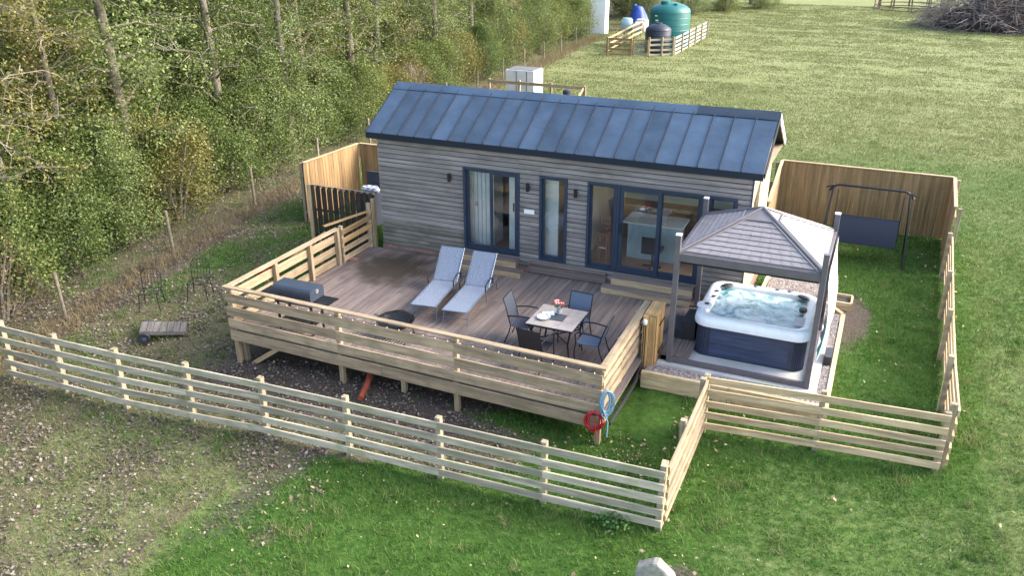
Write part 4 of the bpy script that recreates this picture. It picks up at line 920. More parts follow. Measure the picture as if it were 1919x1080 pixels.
# ---------------------------------------------------------------- swing seat
M_NAVY = mat('navy_sling', (.017, .026, .055), .6, noise=(30, .12)); M_SWF = mat('swing_frame', (.016, .018, .025), .4, metal=.4, noise=(8, .1))
zs = gz(11.6, 5.3)
t = thing('swing_seat', 'navy fabric swing seat on a black tubular frame by the board fence', 'swing seat', (11.62, 5.35, zs))
for s in (-1, 1):
    for d in (-1, 1):
        e = MB(); e.tube([(s*1.05, d*.62, .0), (s*1.0, d*.3, 1.0), (s*.93, d*.04, 1.84)], .026, 8); e.build('leg', M_SWF, t, False, True)
    e = MB(); e.tube([(s*1.05, -.66, .025), (s*1.05, .66, .025)], .022, 8); e.build('foot_bar', M_SWF, t, False, True)
    e = MB(); e.tube([(s*.8, 0, 1.76), (s*.8, -.18, 1.0), (s*.8, -.3, .55)], .012, 6); e.build('hanger', M_SWF, t, False, True)
    e = MB(); e.tube([(s*.8, 0.01, 1.76), (s*.8, .18, .75)], .01, 6); e.build('hanger', M_SWF, t, False, True)
    e = MB(); e.tube([(s*.93, 0, 1.87), (s*1.12, 0, 1.8)], .02, 6); e.build('canopy_bracket', M_SWF, t, False, True)
e = MB(); e.tube([(-1.02, 0, 1.72), (-.95, 0, 1.84), (-.8, 0, 1.9), (.8, 0, 1.9), (.95, 0, 1.84), (1.02, 0, 1.72)], .03, 8); e.build('top_bar', M_SWF, t, False, True)
b = MB(); pr = [(-.36-.02*math.sin(q*3.1)-.0, .45+q*.72) for q in np.linspace(0, 1, 6)]
vs = []; fs = []
for y, z in pr: vs += [(-.78, y+.12*(z-.45), z), (.78, y+.12*(z-.45), z), (-.78, y+.12*(z-.45)+.02, z), (.78, y+.12*(z-.45)+.02, z)]
for k in range(5): a = k*4; c = a+4; fs += [(a, a+1, c+1, c), (a+2, c+2, c+3, a+3), (a, c, c+2, a+2), (a+1, a+3, c+3, c+1)]
fs += [(0, 2, 3, 1), (20, 21, 23, 22)]; b.add(vs, fs); b.build('backrest', M_NAVY, t, False, True)
e = MB(); e.box(-.78, .78, -.34, .2, .43, .45); e.build('seat', M_NAVY, t)
e = MB(); e.tube([(-.8, -.365, .44), (-.8, -.27, 1.18), (.8, -.27, 1.18), (.8, -.365, .44)], .014, 6); e.build('seat_frame', M_SWF, t, False, True)

# ---------------------------------------------------------------- hoses and drain pipe
def coil(name, label, c, ax, r1, r2, col, turns, wob, tail):
    t = thing(name, label, 'hose', c); pts = []
    ax = Vector(ax).normalized(); u = Vector((0, 0, 1)); s = ax.cross(u).normalized()
    for k in range(turns*18):
        a = 2*math.pi*k/18; f_ = k/18; w1 = 1-wob*(.5+.5*math.sin(f_*2.17+1)); w2 = 1-wob*.6*(.5+.5*math.sin(f_*1.63))
        pts.append(s*(r1*(w1*math.cos(a)+.18*math.sin(f_*1.31)))+u*(r2*w2*math.sin(a)-r2*(1-w2)*-.8)+ax*(.025*math.sin(f_*1.9)+.03))
    e = MB(); e.tube(pts, .011, 5); e.build('coil', mat('hose_'+str(col[0]), col, .4, noise=(10, .1)), t, False, True)
    e = MB(); e.tube([pts[-1]]+[Vector(q) for q in tail], .011, 5); e.build('tail', mat('hose_'+str(col[0]), col, .4), t, False, True)
    e = MB(); e.tube([ax*-.05+u*r2*.92, ax*.08+u*r2*.92], .012, 6); e.build('hook', M_BLACK, t, False, True)
coil('garden_hose', 'red coiled garden hose hanging on the front deck corner', (7.74, -5.52, -.16), (.25, -1, .1), .17, .2, (.36, .015, .025), 8, .35, [(.05, -.06, -.2), (.02, -.06, .05), (.06, -.06, -.3)])
coil('garden_hose', 'pale blue coiled garden hose hanging on the deck end boards', (7.93, -5.48, .22), (.75, -1, .05), .13, .28, (.13, .25, .33), 8, .5, [(.08, -.1, -.3), (.1, -.2, -.55)])
t = thing('drain_pipe', 'orange drain pipe sticking out of the bank below the deck', 'pipe', (2.95, -5.4, gz(2.95, -5.4)))
M_ORG = mat('terracotta_plastic', (.3, .07, .035), .5, noise=(5, .12))
e = MB(); z0 = gz(2.95, -5.7); e.tube([(2.72, -4.6, -.4), (2.78, -4.95, -.42), (2.84, -5.2, -.5), (2.9, -5.4, -.58), (3.02, -5.85, z0+.07)], .062, 12); e.build('pipe', M_ORG, t, True, True)
e = MB(); e.tube([(2.79, -5.0, -.44), (2.815, -5.1, -.47)], .075, 12); e.build('collar', M_ORG, t, True, True)

# ---------------------------------------------------------------- cart, wire chairs, marker stone, odds and ends
M_GREYW = mat('grey_weathered_plank', (.14, .125, .11), .9, var=.2, grain=(1, 12, 12), dark=(.08, .07, .06), darkamt=.6, bump=.5)
cx, cy = -2.85, -5.05; zc = gz(cx, cy)
t = thing('wooden_cart', 'low weathered wooden cart with two black wheels on the leaf litter', 'cart', (cx, cy, zc), R(40))
for k in range(7): board('plank', (-.42+k*.14, -.27, .27-.02*k+.0), (-.42+k*.14, .27, .27-.02*k), .022, .134, M_GREYW, t, world=False)
board('side_rail', (-.49, -.255, .225), (.49, -.255, .10), .07, .03, M_GREYW, t, world=False); board('side_rail', (-.49, .255, .225), (.49, .255, .10), .07, .03, M_GREYW, t, world=False)
e = MB(); e.tube([(-.4, -.36, .13), (-.4, .36, .13)], .014, 6); e.build('axle', M_BLACK, t, False, True)
for s in (-1, 1):
    Mw = Matrix.Translation((-.4, s*.36, .13)) @ Matrix.Rotation(R(90), 4, 'X')
    e = MB(); e.lathe([(.085, -.03), (.13, -.032), (.14, -.015), (.14, .015), (.13, .032), (.085, .03)], 20); wh = e.build('wheel', M_BLACKP, t, False, True, M=Mw)
    e = MB(); e.lathe([(.03, -.036), (.084, -.02), (.084, .02), (.03, .036)], 14); e.build('hub', mat('blue_hub', (.04, .06, .11), .5, noise=(8, .1)), wh, False, True)
e = MB(); e.box(.4, .44, -.2, .2, -.02, .09); e.build('rest_leg', M_GREYW, t)
def wire_chair(label, loc, rz):
    t = thing('wire_chair', label, 'chair', (*loc, gz(*loc)), rz, 'wire chairs on the leaf litter')
    for sx in (-1, 1):
        for sy in (-1, 1): e = MB(); e.tube([(sx*.2, sy*.2, .45), (sx*.25, sy*.25, 0)], .011, 5); e.build('leg', M_BLACK, t, False, True)
    e = MB(); e.tube([(-.22, -.22, .45), (.22, -.22, .45), (.22, .22, .45), (-.22, .22, .45)], .011, 5, True)
    for k in range(6): x = -.18+k*.072; e.tube([(x, -.22, .45), (x, .22, .45)], .005, 4)
    e.build('seat', M_BLACK, t)
    e = MB(); e.tube([(-.22, .22, .45), (-.23, .27, .8), (-.15, .3, .93), (.15, .3, .93), (.23, .27, .8), (.22, .22, .45)], .011, 5)
    for k in range(5): x = -.15+k*.075; e.tube([(x, .22, .45), (x, .3, .92)], .005, 4)
    for z in (.58, .72): e.tube([(-.225, .24, z), (.225, .24, z)], .005, 4)
    e.build('backrest', M_BLACK, t, False, True)
wire_chair('thin black wire garden chair standing behind the wooden cart', (-4.05, -4.2), R(30)); wire_chair('thin black wire garden chair standing closer to the deck corner', (-3.25, -3.4), R(25))
t = thing('marker_stone', 'pale weathered stone slab with pointed top standing in the grass', 'stone', (9.65, -8.45, gz(9.65, -8.45)))
b = MB(); poly = [(-.27, -.1), (.27, -.1), (.285, .36), (.24, .45), (.02, .61), (-.05, .60), (-.27, .47), (-.29, .36)]
vs = []; fs = []; ny_ = len(poly)
for y, s in ((-.09, .94), (-.075, 1), (.075, 1), (.09, .95)): vs += [(x*s, y+random.uniform(-.006, .006)+.12*z, z*(.5+.5*s)) for x, z in poly]
for k in range(3):
    for i in range(ny_): j = (i+1) % ny_; fs.append((k*ny_+i, k*ny_+j, (k+1)*ny_+j, (k+1)*ny_+i))
fs += [tuple(range(ny_-1, -1, -1)), tuple(3*ny_+i for i in range(ny_))]; b.add(vs, fs); b.build('slab', M_STONE, t)
t = thing('red_sledge', 'red plastic tray lying outside the left deck railing', 'tray', (-2.65, -1.5, gz(-2.65, -1.5)), .5)
e = MB(); e.box(-.35, .35, -.16, .16, .0, .02); [e.box(*q) for q in ((-.35, .35, -.18, -.16, 0, .1), (-.35, .35, .16, .18, 0, .1), (-.37, -.35, -.18, .18, 0, .1), (.35, .37, -.18, .18, 0, .1))]; e.build('tray', mat('red_plastic', (.32, .04, .03), .5, noise=(5, .2)), t)
t = thing('brick', 'loose red brick on the deck by the small gate', 'brick', (-.2, -1.12, dk(-.2, -1.1)), .3); e = MB(); e.box(-.1, .1, -.05, .05, 0, .065); e.build('block', M_BRICK, t)
zb = gz(-1.95, 2.55)
t = thing('refuse_bin', 'dark grey lidded bin with white bags behind the slat screen', 'bin', (-1.95, 2.55, zb))
e = MB(); e.add([(x, y, z) for z, s in ((0, .9), (1.0, 1)) for x, y in ((-.3*s, -.33*s), (.3*s, -.33*s), (.3*s, .33*s), (-.3*s, .33*s))], [(3, 2, 1, 0), (4, 5, 6, 7), (0, 1, 5, 4), (1, 2, 6, 5), (2, 3, 7, 6), (3, 0, 4, 7)]); e.build('bin_body', mat('bin_grey', (.04, .048, .07), .5, noise=(4, .1)), t)
e = MB(); e.box(-.33, .33, .3, .35, 1.0, 1.5); e.build('lid', mat('bin_grey', (.04, .05, .08), .5), t)
e = MB()
for k in range(5): e.lathe([(.02, .98), (.1, 1.0), (.13, 1.08), (.08, 1.16), (.01, 1.12)], 9, (-.15+.09*k, -.1+.1*(k % 2)))
e.build('bag', mat('white_bag', (.4, .41, .44), .4, noise=(12, .1)), t, False, True)

t = thing('conduit_pipe', 'black plastic pipe running along the bottom of the deck end', 'pipe', (7.95, -4, gz(7.95, -4))); e = MB(); e.tube([(7.93, -5.2, -.36), (7.96, -4.4, -.33), (7.97, -3.7, -.28), (7.93, -3.25, -.22), (7.9, -3.2, -.05)], .035, 8); e.build('pipe', M_BLACKP, t, True, True)

# ---------------------------------------------------------------- things out in the field
def zf0(x, y): return gz(x, y)
# rail fence and white unit behind the cabin
fence('rail_fence', 'olive three rail fence standing behind the cabin', [(-6.3, 20.0), (-4.7, 20.0), (-3.05, 20.0), (-1.4, 20.0)], [.84]*4, M_DECKRAIL, M_DECKRAIL, (1.0, .62, .25), -1, .06, rw=.15)
fence('rail_fence', 'short fence return at the end of the olive rail fence', [(-1.32, 19.9), (-.95, 17.9)], [.82, .66], M_DECKRAIL, M_POST_OLD, (1.0, .62, .25), -1, .03)
t = thing('heat_pump_unit', 'pale grey metal unit with slatted top beyond the olive rail fence', 'unit', (-5.1, 21.6, gz(-5.1, 21.6)))
e = MB(); e.box(-.75, .75, -.6, .6, 0, 1.5); e.build('casing', mat('pale_metal', (.58, .57, .56), .5, noise=(3, .1)), t)
for k in range(5): e = MB(); e.box(-.68, .68, -.5+k*.21, -.38+k*.21, 1.5, 1.53); e.build('top_slat', mat('slat_grey', (.2, .2, .2), .6, noise=(5, .1)), t)
for x in (-.2, .35): e = MB(); e.box(x, x+.03, -.615, -.601, .05, 1.45); e.build('panel_seam', M_BLACKP, t)
# tanks
def tank(name, label, loc, prof, m, ribs, rr_):
    t = thing(name, label, 'tank', (*loc, gz(*loc))); e = MB(); e.lathe(prof, 40); e.build('body', m, t, False, True)
    for z in ribs: e = MB(); e.tube([(rr_*math.cos(a), rr_*math.sin(a), z) for a in np.linspace(0, 2*math.pi, 41)[:-1]], .035, 6, True); e.build('rib', m, t, False, True)
    return t
M_GRN = mat('green_tank', (.008, .115, .105), .45, noise=(1.2, .12)); M_DKB = mat('dark_tank', (.016, .022, .036), .5, noise=(1.2, .12))
t = tank('water_tank', 'large green ribbed plastic water tank inside the rail enclosure', (-3.3, 43.6), [(1.42, 0), (1.44, .1), (1.44, 2.35), (1.38, 2.55), (1.0, 2.8), (.5, 2.95), (.3, 2.98)], M_GRN, [.35, .75, 1.15, 1.55, 1.95, 2.35], 1.43)
e = MB(); e.lathe([(.34, 2.9), (.34, 3.05), (.28, 3.1), (.02, 3.12)], 18, (-.25, -.35)); e.build('lid', M_GRN, t, False, True)
e = MB(); e.lathe([(.16, 2.78), (.16, 2.95), (.02, 2.97)], 14, (.55, -.6)); e.build('inlet_cap', M_GRN, t, False, True)
for x, z, w_, h_ in ((-.55, 1.85, .22, .1), (-.62, 2.15, .2, .08), (-.6, 1.55, .12, .16)):
    e = MB(); y = -math.sqrt(1.44**2-x*x)-.02; e.box(-w_/2, w_/2, -.012, .012, -h_/2, h_/2); e.build('label_plate', M_WHITE, t, M=Matrix.Translation((x, y, z)) @ Matrix.Rotation(math.atan2(x, -y), 4, 'Z'))
t = tank('water_tank', 'smaller dark blue plastic tank in front of the green tank', (-3.17, 40.2), [(.84, 0), (.86, .08), (.86, 1.5), (.8, 1.62), (.45, 1.83), (.2, 1.88)], M_DKB, [.4, .8, 1.2, 1.5], .85)
e = MB(); e.lathe([(.24, 1.78), (.24, 1.93), (.02, 1.95)], 16); e.build('lid', M_DKB, t, False, True)
fence('rail_fence', 'brown rail fence along the front of the tank enclosure left of the mesh gate', [(-5.9, 37.6), (-4.3, 37.75)], [.78, .78], M_PANEL, M_PANEL, (1.0, .72, .42, .14), 1, .04)
fence('rail_fence', 'pale rail fence along the front of the tank enclosure right of the mesh gate', [(-3.15, 37.95), (-2.4, 38.4), (-1.75, 38.85)], [.78, .79, .81], M_RAIL_OLD, M_POST_OLD, (1.0, .72, .42, .14), 1, .12)
fence('rail_fence', 'bleached rail fence along the field side of the tank enclosure', [(-2.4, 39.0), (-2.4, 41.1), (-2.4, 43.2)] if False else [(-1.7, 39.0), (-1.68, 41.1), (-1.68, 43.2), (-1.7, 45.3), (-1.7, 47.4), (-1.72, 49.5)], [.82]*6, mat('bleached_rail', (.42, .38, .33), .8, var=.1, grain=(1, 14, 14)), M_POST_OLD, (1.0, .77, .54, .31, .1), 1, .04)
fence('rail_fence', 'brown rail fence along the hedge side of the tank enclosure', [(-5.95, 37.7), (-6.1, 40.3), (-6.3, 42.9), (-6.5, 45.5), (-6.6, 48.3)], [.8]*5, M_RAIL_NEW, M_PANEL, (1.0, .66, .33), -1, .06)
t = thing('mesh_gate', 'wire mesh gate with brown frame in front of the tanks', 'gate', (-3.7, 37.85, gz(-3.7, 37.85)))
for x in (-.5, .5): e = MB(); e.box(x-.03, x+.03, -.03, .03, .05, 1.08); e.build('stile', M_PANEL, t)
for z in (.08, 1.0): e = MB(); e.box(-.47, .47, -.025, .025, z, z+.06); e.build('bar', M_PANEL, t)
e = MB()
for k in range(9): x = -.42+k*.105; e.tube([(x, 0, .1), (x, 0, 1.02)], .008, 4)
for k in range(8): z = .18+k*.11; e.tube([(-.47, 0.01, z), (.47, .01, z)], .008, 4)
e.build('mesh', mat('galvanised', (.45, .44, .42), .5, metal=.6, noise=(6, .1)), t)
t = thing('blue_tarpaulin', 'bright blue tarpaulin heap behind the tank enclosure', 'tarpaulin', (-8.9, 55.5, gz(-8.9, 55.5)))
b = MB(); vs = []; fs = []; nn = 14
for j in range(nn+1):
    for i in range(nn+1):
        u, v_ = i/nn*2-1, j/nn*2-1; hgt = max(0, 1-(u*u+v_*v_)**.8)*1.7*(.6+.8*float(vnoise(u*2.5+9, v_*2.5+3, 5)))
        vs.append((u*1.0, v_*1.0, hgt))
for j in range(nn):
    for i in range(nn): a = j*(nn+1)+i; fs.append((a, a+1, a+nn+2, a+nn+1))
b.add(vs, fs); b.build('sheet', mat('blue_sheet', (.012, .05, .28), .5, noise=(3, .2)), t)
t = thing('plastic_drum', 'pale blue round plastic drum behind the tank enclosure', 'drum', (-8.6, 51.2, gz(-8.6, 51.2))); e = MB(); e.lathe([(.4, 0), (.46, .1), (.48, .5), (.46, .85), (.35, .98), (.1, 1.0)], 20); e.build('drum', mat('pale_blue_plastic', (.2, .31, .36), .5, noise=(3, .1)), t, False, True)
for k, (x, y, lab) in enumerate(((-7.9, 53.2, 'white bulk bag beside the blue tarpaulin'), (-7.4, 50.9, 'white bulk bag beside the pale blue drum'))):
    t = thing('bulk_bag', lab, 'bag', (x, y, gz(x, y))); b = loft([[(px*s, py*s, z) for px, py in rrect(1.0, .9, .2, 3)] for s, z in ((.9, 0), (1.05, .2), (1.0, .55), (.8, .7))], True, True); b.build('bag', mat('woven_bag', (.42, .4, .37), .8, noise=(5, .15)), t, False, True)
# white outbuilding by the hedge
t = thing('outbuilding', 'bright white outbuilding wall half hidden behind the hedge', 'building', (-11.4, 51, gz(-11.4, 51)))
e = MB(); e.box(-1.95, 1.95, -3, -2.1, -.1, 3.0); e.build('wall', mat('bright_white', (.92, .92, .9), .7, noise=(2, .03)), t)
e = MB(); e.add([(-2.15, -3.2, 2.98), (2.05, -3.2, 2.98), (2.05, -2.0, 2.98), (-2.15, -2.0, 2.98), (0, -3.2, 4.0), (0, -2.0, 4.0)], [(0, 1, 4), (2, 3, 5), (1, 2, 5, 4), (3, 0, 4, 5), (0, 3, 2, 1)]); e.build('roof', mat('slate_roof', (.1, .1, .11), .7, noise=(4, .2)), t)
e = MB(); e.box(-.9, .1, -3.05, -3.005, 0, 2.1); e.build('door', M_WHITE, t)
# ring feeder
t = thing('ring_feeder', 'rusty metal ring feeder standing in the field beyond the brush heap', 'feeder', (12.4, 79, gz(12.4, 79))); M_RUST = mat('rusty_bar', (.12, .07, .05), .8, noise=(5, .3))
for z in (.35, .0, 2.0): e = MB(); e.tube([(3.3*math.cos(a), 3.3*math.sin(a), z+.04) for a in np.linspace(0, 2*math.pi, 33)[:-1]], .05, 5, True); e.build('hoop', M_RUST, t)
for k in range(12):
    a = k*math.pi/6
    for da in (-.05, .05): e = MB(); e.tube([(3.3*math.cos(a+da), 3.3*math.sin(a+da), 0), (3.3*math.cos(a+da*.4), 3.3*math.sin(a+da*.4), 2.0)], .045, 5); e.build('upright', M_RUST, t)
# brush heap
def sticks(n, rx, ry, h, seed):
    r = np.random.default_rng(seed); out = []
    for k in range(n):
        a = r.uniform(0, 6.283); q = math.sqrt(r.uniform(0, 1)); x, y = rx*q*math.cos(a), ry*q*math.sin(a); hh = h*max(0, 1-(x/rx)**2-(y/ry)**2)**.7
        z = r.uniform(.3, 1)*hh+.05; L_ = r.uniform(.8, 2.6); d = np.array([r.normal(), r.normal(), r.normal()*.45-.1]); d /= np.linalg.norm(d); p = np.array([x, y, z]); m1 = p+d*L_*.5+r.normal(0, .08, 3); m2 = p+d*L_+r.normal(0, .15, 3)
        m1[2] = max(m1[2], .03); m2[2] = max(m2[2], .02)
        out.append(([p, m1, m2], [.022*r.uniform(.6, 1.8), .015, .006]))
    return out
t = thing('brush_heap', 'large heap of cut grey brown branches in the field', 'brush heap', (19.6, 63.5, gz(19.6, 63.5)))
e = MB()
for p, r_ in sticks(2600, 6.6, 4.2, 4.2, 3): e.tube(p, r_, 3)
o = e.build('branches', mat('dead_branch', (.17, .135, .12), .9, island=.5, noise=(2, .3)), t); o['kind'] = 'stuff'
e = MB(); vs = []; fs = []; nn = 24
for j in range(9):
    for i in range(nn):
        a = 2*math.pi*i/nn; q = 1-j/8.5; rn = .8+.25*float(vnoise(i*.7, j*.9, 3)); vs.append((5.6*q*rn*math.cos(a), 3.5*q*rn*math.sin(a), 3.4*(1-q*q)**.8*rn))
for j in range(8):
    for i in range(nn): fs.append((j*nn+i, j*nn+(i+1) % nn, (j+1)*nn+(i+1) % nn, (j+1)*nn+i))
e.add(vs, fs); e.build('inner_mass', mat('heap_core', (.035, .026, .023), .95, noise=(3, .4)), t)

# ---------------------------------------------------------------- wire stock fence along the hedge
def xw(y): return -5.7-.08*(y+6)
t = thing('wire_fence', 'wire stock fence on round wooden posts along the hedge', 'fence', (xw(0), 0, gz(xw(0), 0)))
M_WIRE = mat('wire', (.11, .105, .1), .5, metal=.6, noise=(5, .2)); M_RPOST = mat('round_post', (.2, .165, .115), .9, var=.25, noise=(6, .25), bump=.4)
ys = np.arange(-9.2, 46, 3.9)
for y in ys:
    x = xw(y); z = gz(x, y); e = MB(); e.tube([(0, 0, -.1), (random.uniform(-.04, .04), random.uniform(-.04, .04), 1.2+random.uniform(-.08, .1))], .045, 8); e.build('post', M_RPOST, t, True, True, M=Matrix.Translation((x, y, z)))
for h in (.12, .3, .48, .66, .84, 1.05):
    e = MB(); e.tube([(xw(y)+.05, y, gz(xw(y), y)+h) for y in np.arange(-9.2, 46, 1.3)], .0045, 4); e.build('wire', M_WIRE, t, True)
e = MB()
for y in np.arange(-9, 16, .3): z = gz(xw(y), y); e.tube([(xw(y)+.05, y, z+.1), (xw(y)+.05, y, z+.85)], .003, 3)
e.build('netting', M_WIRE, t, True)

# ---------------------------------------------------------------- trees and shrubs
def leaves(cent, size, rng, up=.5):
    n = len(cent); nrm = rng.normal(0, 1, (n, 3)); nrm[:, 2] = np.abs(nrm[:, 2])+up; nrm /= np.linalg.norm(nrm, axis=1)[:, None]
    t = rng.normal(0, 1, (n, 3)); t -= nrm*(t*nrm).sum(1)[:, None]; t /= np.linalg.norm(t, axis=1)[:, None]; b = np.cross(nrm, t)
    s = (size*rng.uniform(.6, 1.25, n))[:, None]
    return np.stack([cent-t*s*.5, cent+b*s*.32+nrm*s*.06, cent+t*s*.5, cent-b*s*.32+nrm*s*.06], 1).reshape(-1, 3)
LEAFM = [leafmat('leaf_olive', [(0, (.05, .075, .02)), (.45, (.125, .165, .04)), (.8, (.22, .26, .07)), (1, (.38, .32, .09))]),
         leafmat('leaf_green', [(0, (.035, .07, .018)), (.5, (.1, .145, .035)), (.85, (.2, .235, .065)), (1, (.3, .3, .085))]),
         leafmat('leaf_yellowing', [(0, (.08, .09, .024)), (.5, (.17, .165, .045)), (.85, (.26, .225, .06)), (1, (.3, .18, .06))]),
         leafmat('leaf_pale', [(0, (.07, .1, .03)), (.5, (.15, .2, .06)), (.85, (.245, .295, .1)), (1, (.38, .36, .15))])]
M_BARK = mat('bark', (.165, .14, .115), .95, noise=(5, .35), dark=(.11, .12, .06), darkamt=.6, bump=.6); M_TWIG = mat('twig', (.2, .17, .135), .9, noise=(4, .2), island=.3)
def tree_proto(name, seed, h, tr, lean, ncl, nleaf, lsize, lm, c0=1.6, spread=2.6):
    rng = np.random.default_rng(seed); r = random.Random(seed)
    root = thing(name, '', 'tree'); PM.pop(root.name, None)
    trunk = []; rad = []
    for k in range(9):
        q = k/8; trunk.append(Vector((lean[0]*q*h+.12*math.sin(q*5+seed)*q, lean[1]*q*h+.12*math.cos(q*4+seed)*q, h*q-.15 if k == 0 else h*q))); rad.append(tr*(1-.82*q)+(.35*tr if k == 0 else 0))
    def at(q): f = q*8; i = min(7, int(f)); return trunk[i].lerp(trunk[i+1], f-i)
    tb = MB(); tb.tube(trunk, rad, 9); tw = MB(); cents = []
    for k in range(ncl):
        q = c0/h+(1-c0/h)*(k+.5)/ncl*.98; p = at(q); a = k*2.4+r.uniform(-.4, .4); Ln = spread*(1-.65*q)*r.uniform(.6, 1.25)*(.75 if q < .25 else 1)
        el = r.uniform(.0, .75); d = Vector((math.cos(a)*math.cos(el), math.sin(a)*math.cos(el), math.sin(el)))
        p1 = p+d*Ln*.5+Vector((0, 0, .1)); p2 = p+d*Ln+Vector((0, 0, -.12*Ln))
        tb.tube([p, p1, p2], [tr*.28*(1-.6*q), tr*.16*(1-.5*q), .012], 5)
        for s in range(7):
            u = .3+.7*s/6; b0 = (p.lerp(p1, u*2) if u < .5 else p1.lerp(p2, u*2-1)); dd = (d*.5+Vector((r.gauss(0, 1), r.gauss(0, 1), r.gauss(0, .6)))).normalized(); L2 = r.uniform(.35, .9)
            e1 = b0+dd*L2*.6; e2 = b0+dd*L2+Vector((0, 0, -.15)); tw.tube([b0, e1, e2], [.014, .009, .004], 3); cents += [e1, e2]
            e3 = e1+Vector((r.gauss(0, .35), r.gauss(0, .35), r.gauss(-.05, .3))); tw.tube([e1, e3], [.011, .005], 3); cents.append(e3)
    cents = np.array([tuple(c) for c in cents]); pick = rng.integers(0, len(cents), nleaf); dens = rng.uniform(.1, 1, len(cents)); keep = rng.uniform(0, 1, nleaf) < dens[pick]
    c = cents[pick][keep]+rng.normal(0, .17, (keep.sum(), 3)); c = c[c[:, 2] > .15]
    tb.build('trunk', M_BARK, root, False, True); tw.build('twigs', M_TWIG, root)['kind'] = 'stuff'; npmesh('crown', leaves(c, lsize, rng), 4, lm, root)
    return root
def shrub_proto(name, seed, h, w_, ncl, nleaf, lsize, lm):
    rng = np.random.default_rng(seed); r = random.Random(seed); root = thing(name, '', 'shrub'); PM.pop(root.name, None)
    st = MB(); tw = MB(); cents = []; lobes = [(r.uniform(0, 6.28), r.uniform(.75, 1.25)) for _ in range(6)]
    for k in range(8):
        a = k*.785+r.uniform(-.3, .3); rr_ = w_*r.uniform(.15, .4); hh = h*r.uniform(.55, .9); st.tube([(0.1*math.cos(a), .1*math.sin(a), -.1), (rr_*.5*math.cos(a), rr_*.5*math.sin(a), hh*.45), (rr_*math.cos(a+.3), rr_*math.sin(a+.3), hh)], [.05, .035, .012], 6)
    while len(cents) < ncl:
        a = r.uniform(0, 6.283); z = h*r.uniform(.04, 1)**.9; prof = math.sin(math.pi*min(1, (.18+.82*z/h)))**.55; lob = 1+.22*math.sin(a*3+seed)+.15*math.sin(a*5+z*2.3+seed)
        q = w_*.5*prof*lob*math.sqrt(r.uniform(.12, 1)); cents.append((q*math.cos(a), q*math.sin(a), z))
        if len(cents) % 2 == 0: c = Vector(cents[-1]); b0 = Vector((c.x*.35, c.y*.35, max(.1, c.z-.6))); tw.tube([b0, b0.lerp(c, .6)+Vector((r.gauss(0, .08), r.gauss(0, .08), .05)), c+Vector((r.gauss(0, .12), r.gauss(0, .12), .16))], [.014, .009, .003], 3)
    cents = np.array(cents); pick = rng.integers(0, ncl, nleaf); dens = rng.uniform(.15, 1, ncl); keep = rng.uniform(0, 1, nleaf) < dens[pick]
    c = cents[pick][keep]+rng.normal(0, .2, (keep.sum(), 3)); c = c[c[:, 2] > .05]
    st.build('stem', M_BARK, root, False, True); tw.build('twigs', M_TWIG, root)['kind'] = 'stuff'; npmesh('foliage', leaves(c, lsize, rng), 4, lm, root)
    return root
SH = [(shrub_proto('hedge_shrub', 11, 3.2, 3.0, 170, 33000, .082, LEAFM[0]), 'olive green hedge shrub', 'olive hedge shrubs'),
      (shrub_proto('hedge_shrub', 12, 3.8, 3.4, 190, 38000, .086, LEAFM[1]), 'darker green hedge shrub', 'green hedge shrubs'),
      (shrub_proto('hedge_shrub', 13, 2.9, 2.8, 140, 24000, .078, LEAFM[2]), 'yellowing hedge shrub', 'yellowing hedge shrubs'),
      (shrub_proto('hedge_shrub', 14, 4.4, 3.4, 190, 32000, .084, LEAFM[3]), 'pale green hedge shrub', 'pale hedge shrubs')]
TR = [(tree_proto('hedge_tree', 21, 11.5, .22, (.0, .01), 36, 46000, .092, LEAFM[3]), 'pale green tall tree', 'pale green trees'),
      (tree_proto('hedge_tree', 22, 12.5, .2, (.02, .0), 38, 40000, .09, LEAFM[0], 1.9, 2.9), 'olive twiggy tall tree', 'olive trees'),
      (tree_proto('hedge_tree', 23, 10.5, .19, (-.02, .02), 32, 22000, .088, LEAFM[2], 2.2, 2.5), 'thin yellowing tall tree', 'yellowing trees')]
BARE = (shrub_proto('bare_shrub', 15, 2.6, 2.9, 210, 2600, .08, leafmat('leaf_brown', [(0, (.12, .075, .04)), (.5, (.2, .13, .07)), (1, (.26, .2, .06))])), 'brown nearly bare shrub', 'bare shrubs')
used = set()
def where(y):
    for lim, w_ in ((-6.3, 'below the end of the grey rail fence'), (-2, 'across from the wooden cart'), (4.5, 'across from the slat screen'), (14, 'past the tall board fence'), (30, 'near the pale grey metal unit')):
        if y < lim: return w_
    return 'leading up to the white outbuilding'
def put_plant(pr, x, y, rz, sc, label=None, group=None, row=''):
    root, lab, grp = pr
    if label is None and row: lab = lab+' '+row+' '+where(y); grp = grp+' '+row+' '+where(y)
    if root.name not in used and label is None:
        used.add(root.name); root.matrix_basis = Matrix.Translation((x, y, gz(x, y))) @ Matrix.Rotation(rz, 4, 'Z') @ Matrix.Diagonal((sc, sc, sc, 1)); props(root, lab, None, grp); return root
    return spawn(root, (x, y, gz(x, y)), rz, sc, label or lab, group or grp)
rs = random.Random(5)
y = -10.5; k = 0
while y < 47:
    s = SH[(k*3+rs.randint(0, 1)) % 4]; put_plant(s, xw(y)-1.75+rs.uniform(-.35, .25), y, rs.uniform(0, 6.28), rs.uniform(.75, 1.05), row='against the wire fence'); y += rs.uniform(1.5, 2.1); k += 1
y = -11
while y < 60:
    put_plant(SH[rs.choice((0, 1, 1, 3, 3))], xw(y)-3.7+rs.uniform(-.6, .6), y, rs.uniform(0, 6.28), rs.uniform(.85, 1.12), row='behind the front hedge,'); y += rs.uniform(1.9, 2.6)
y = -12
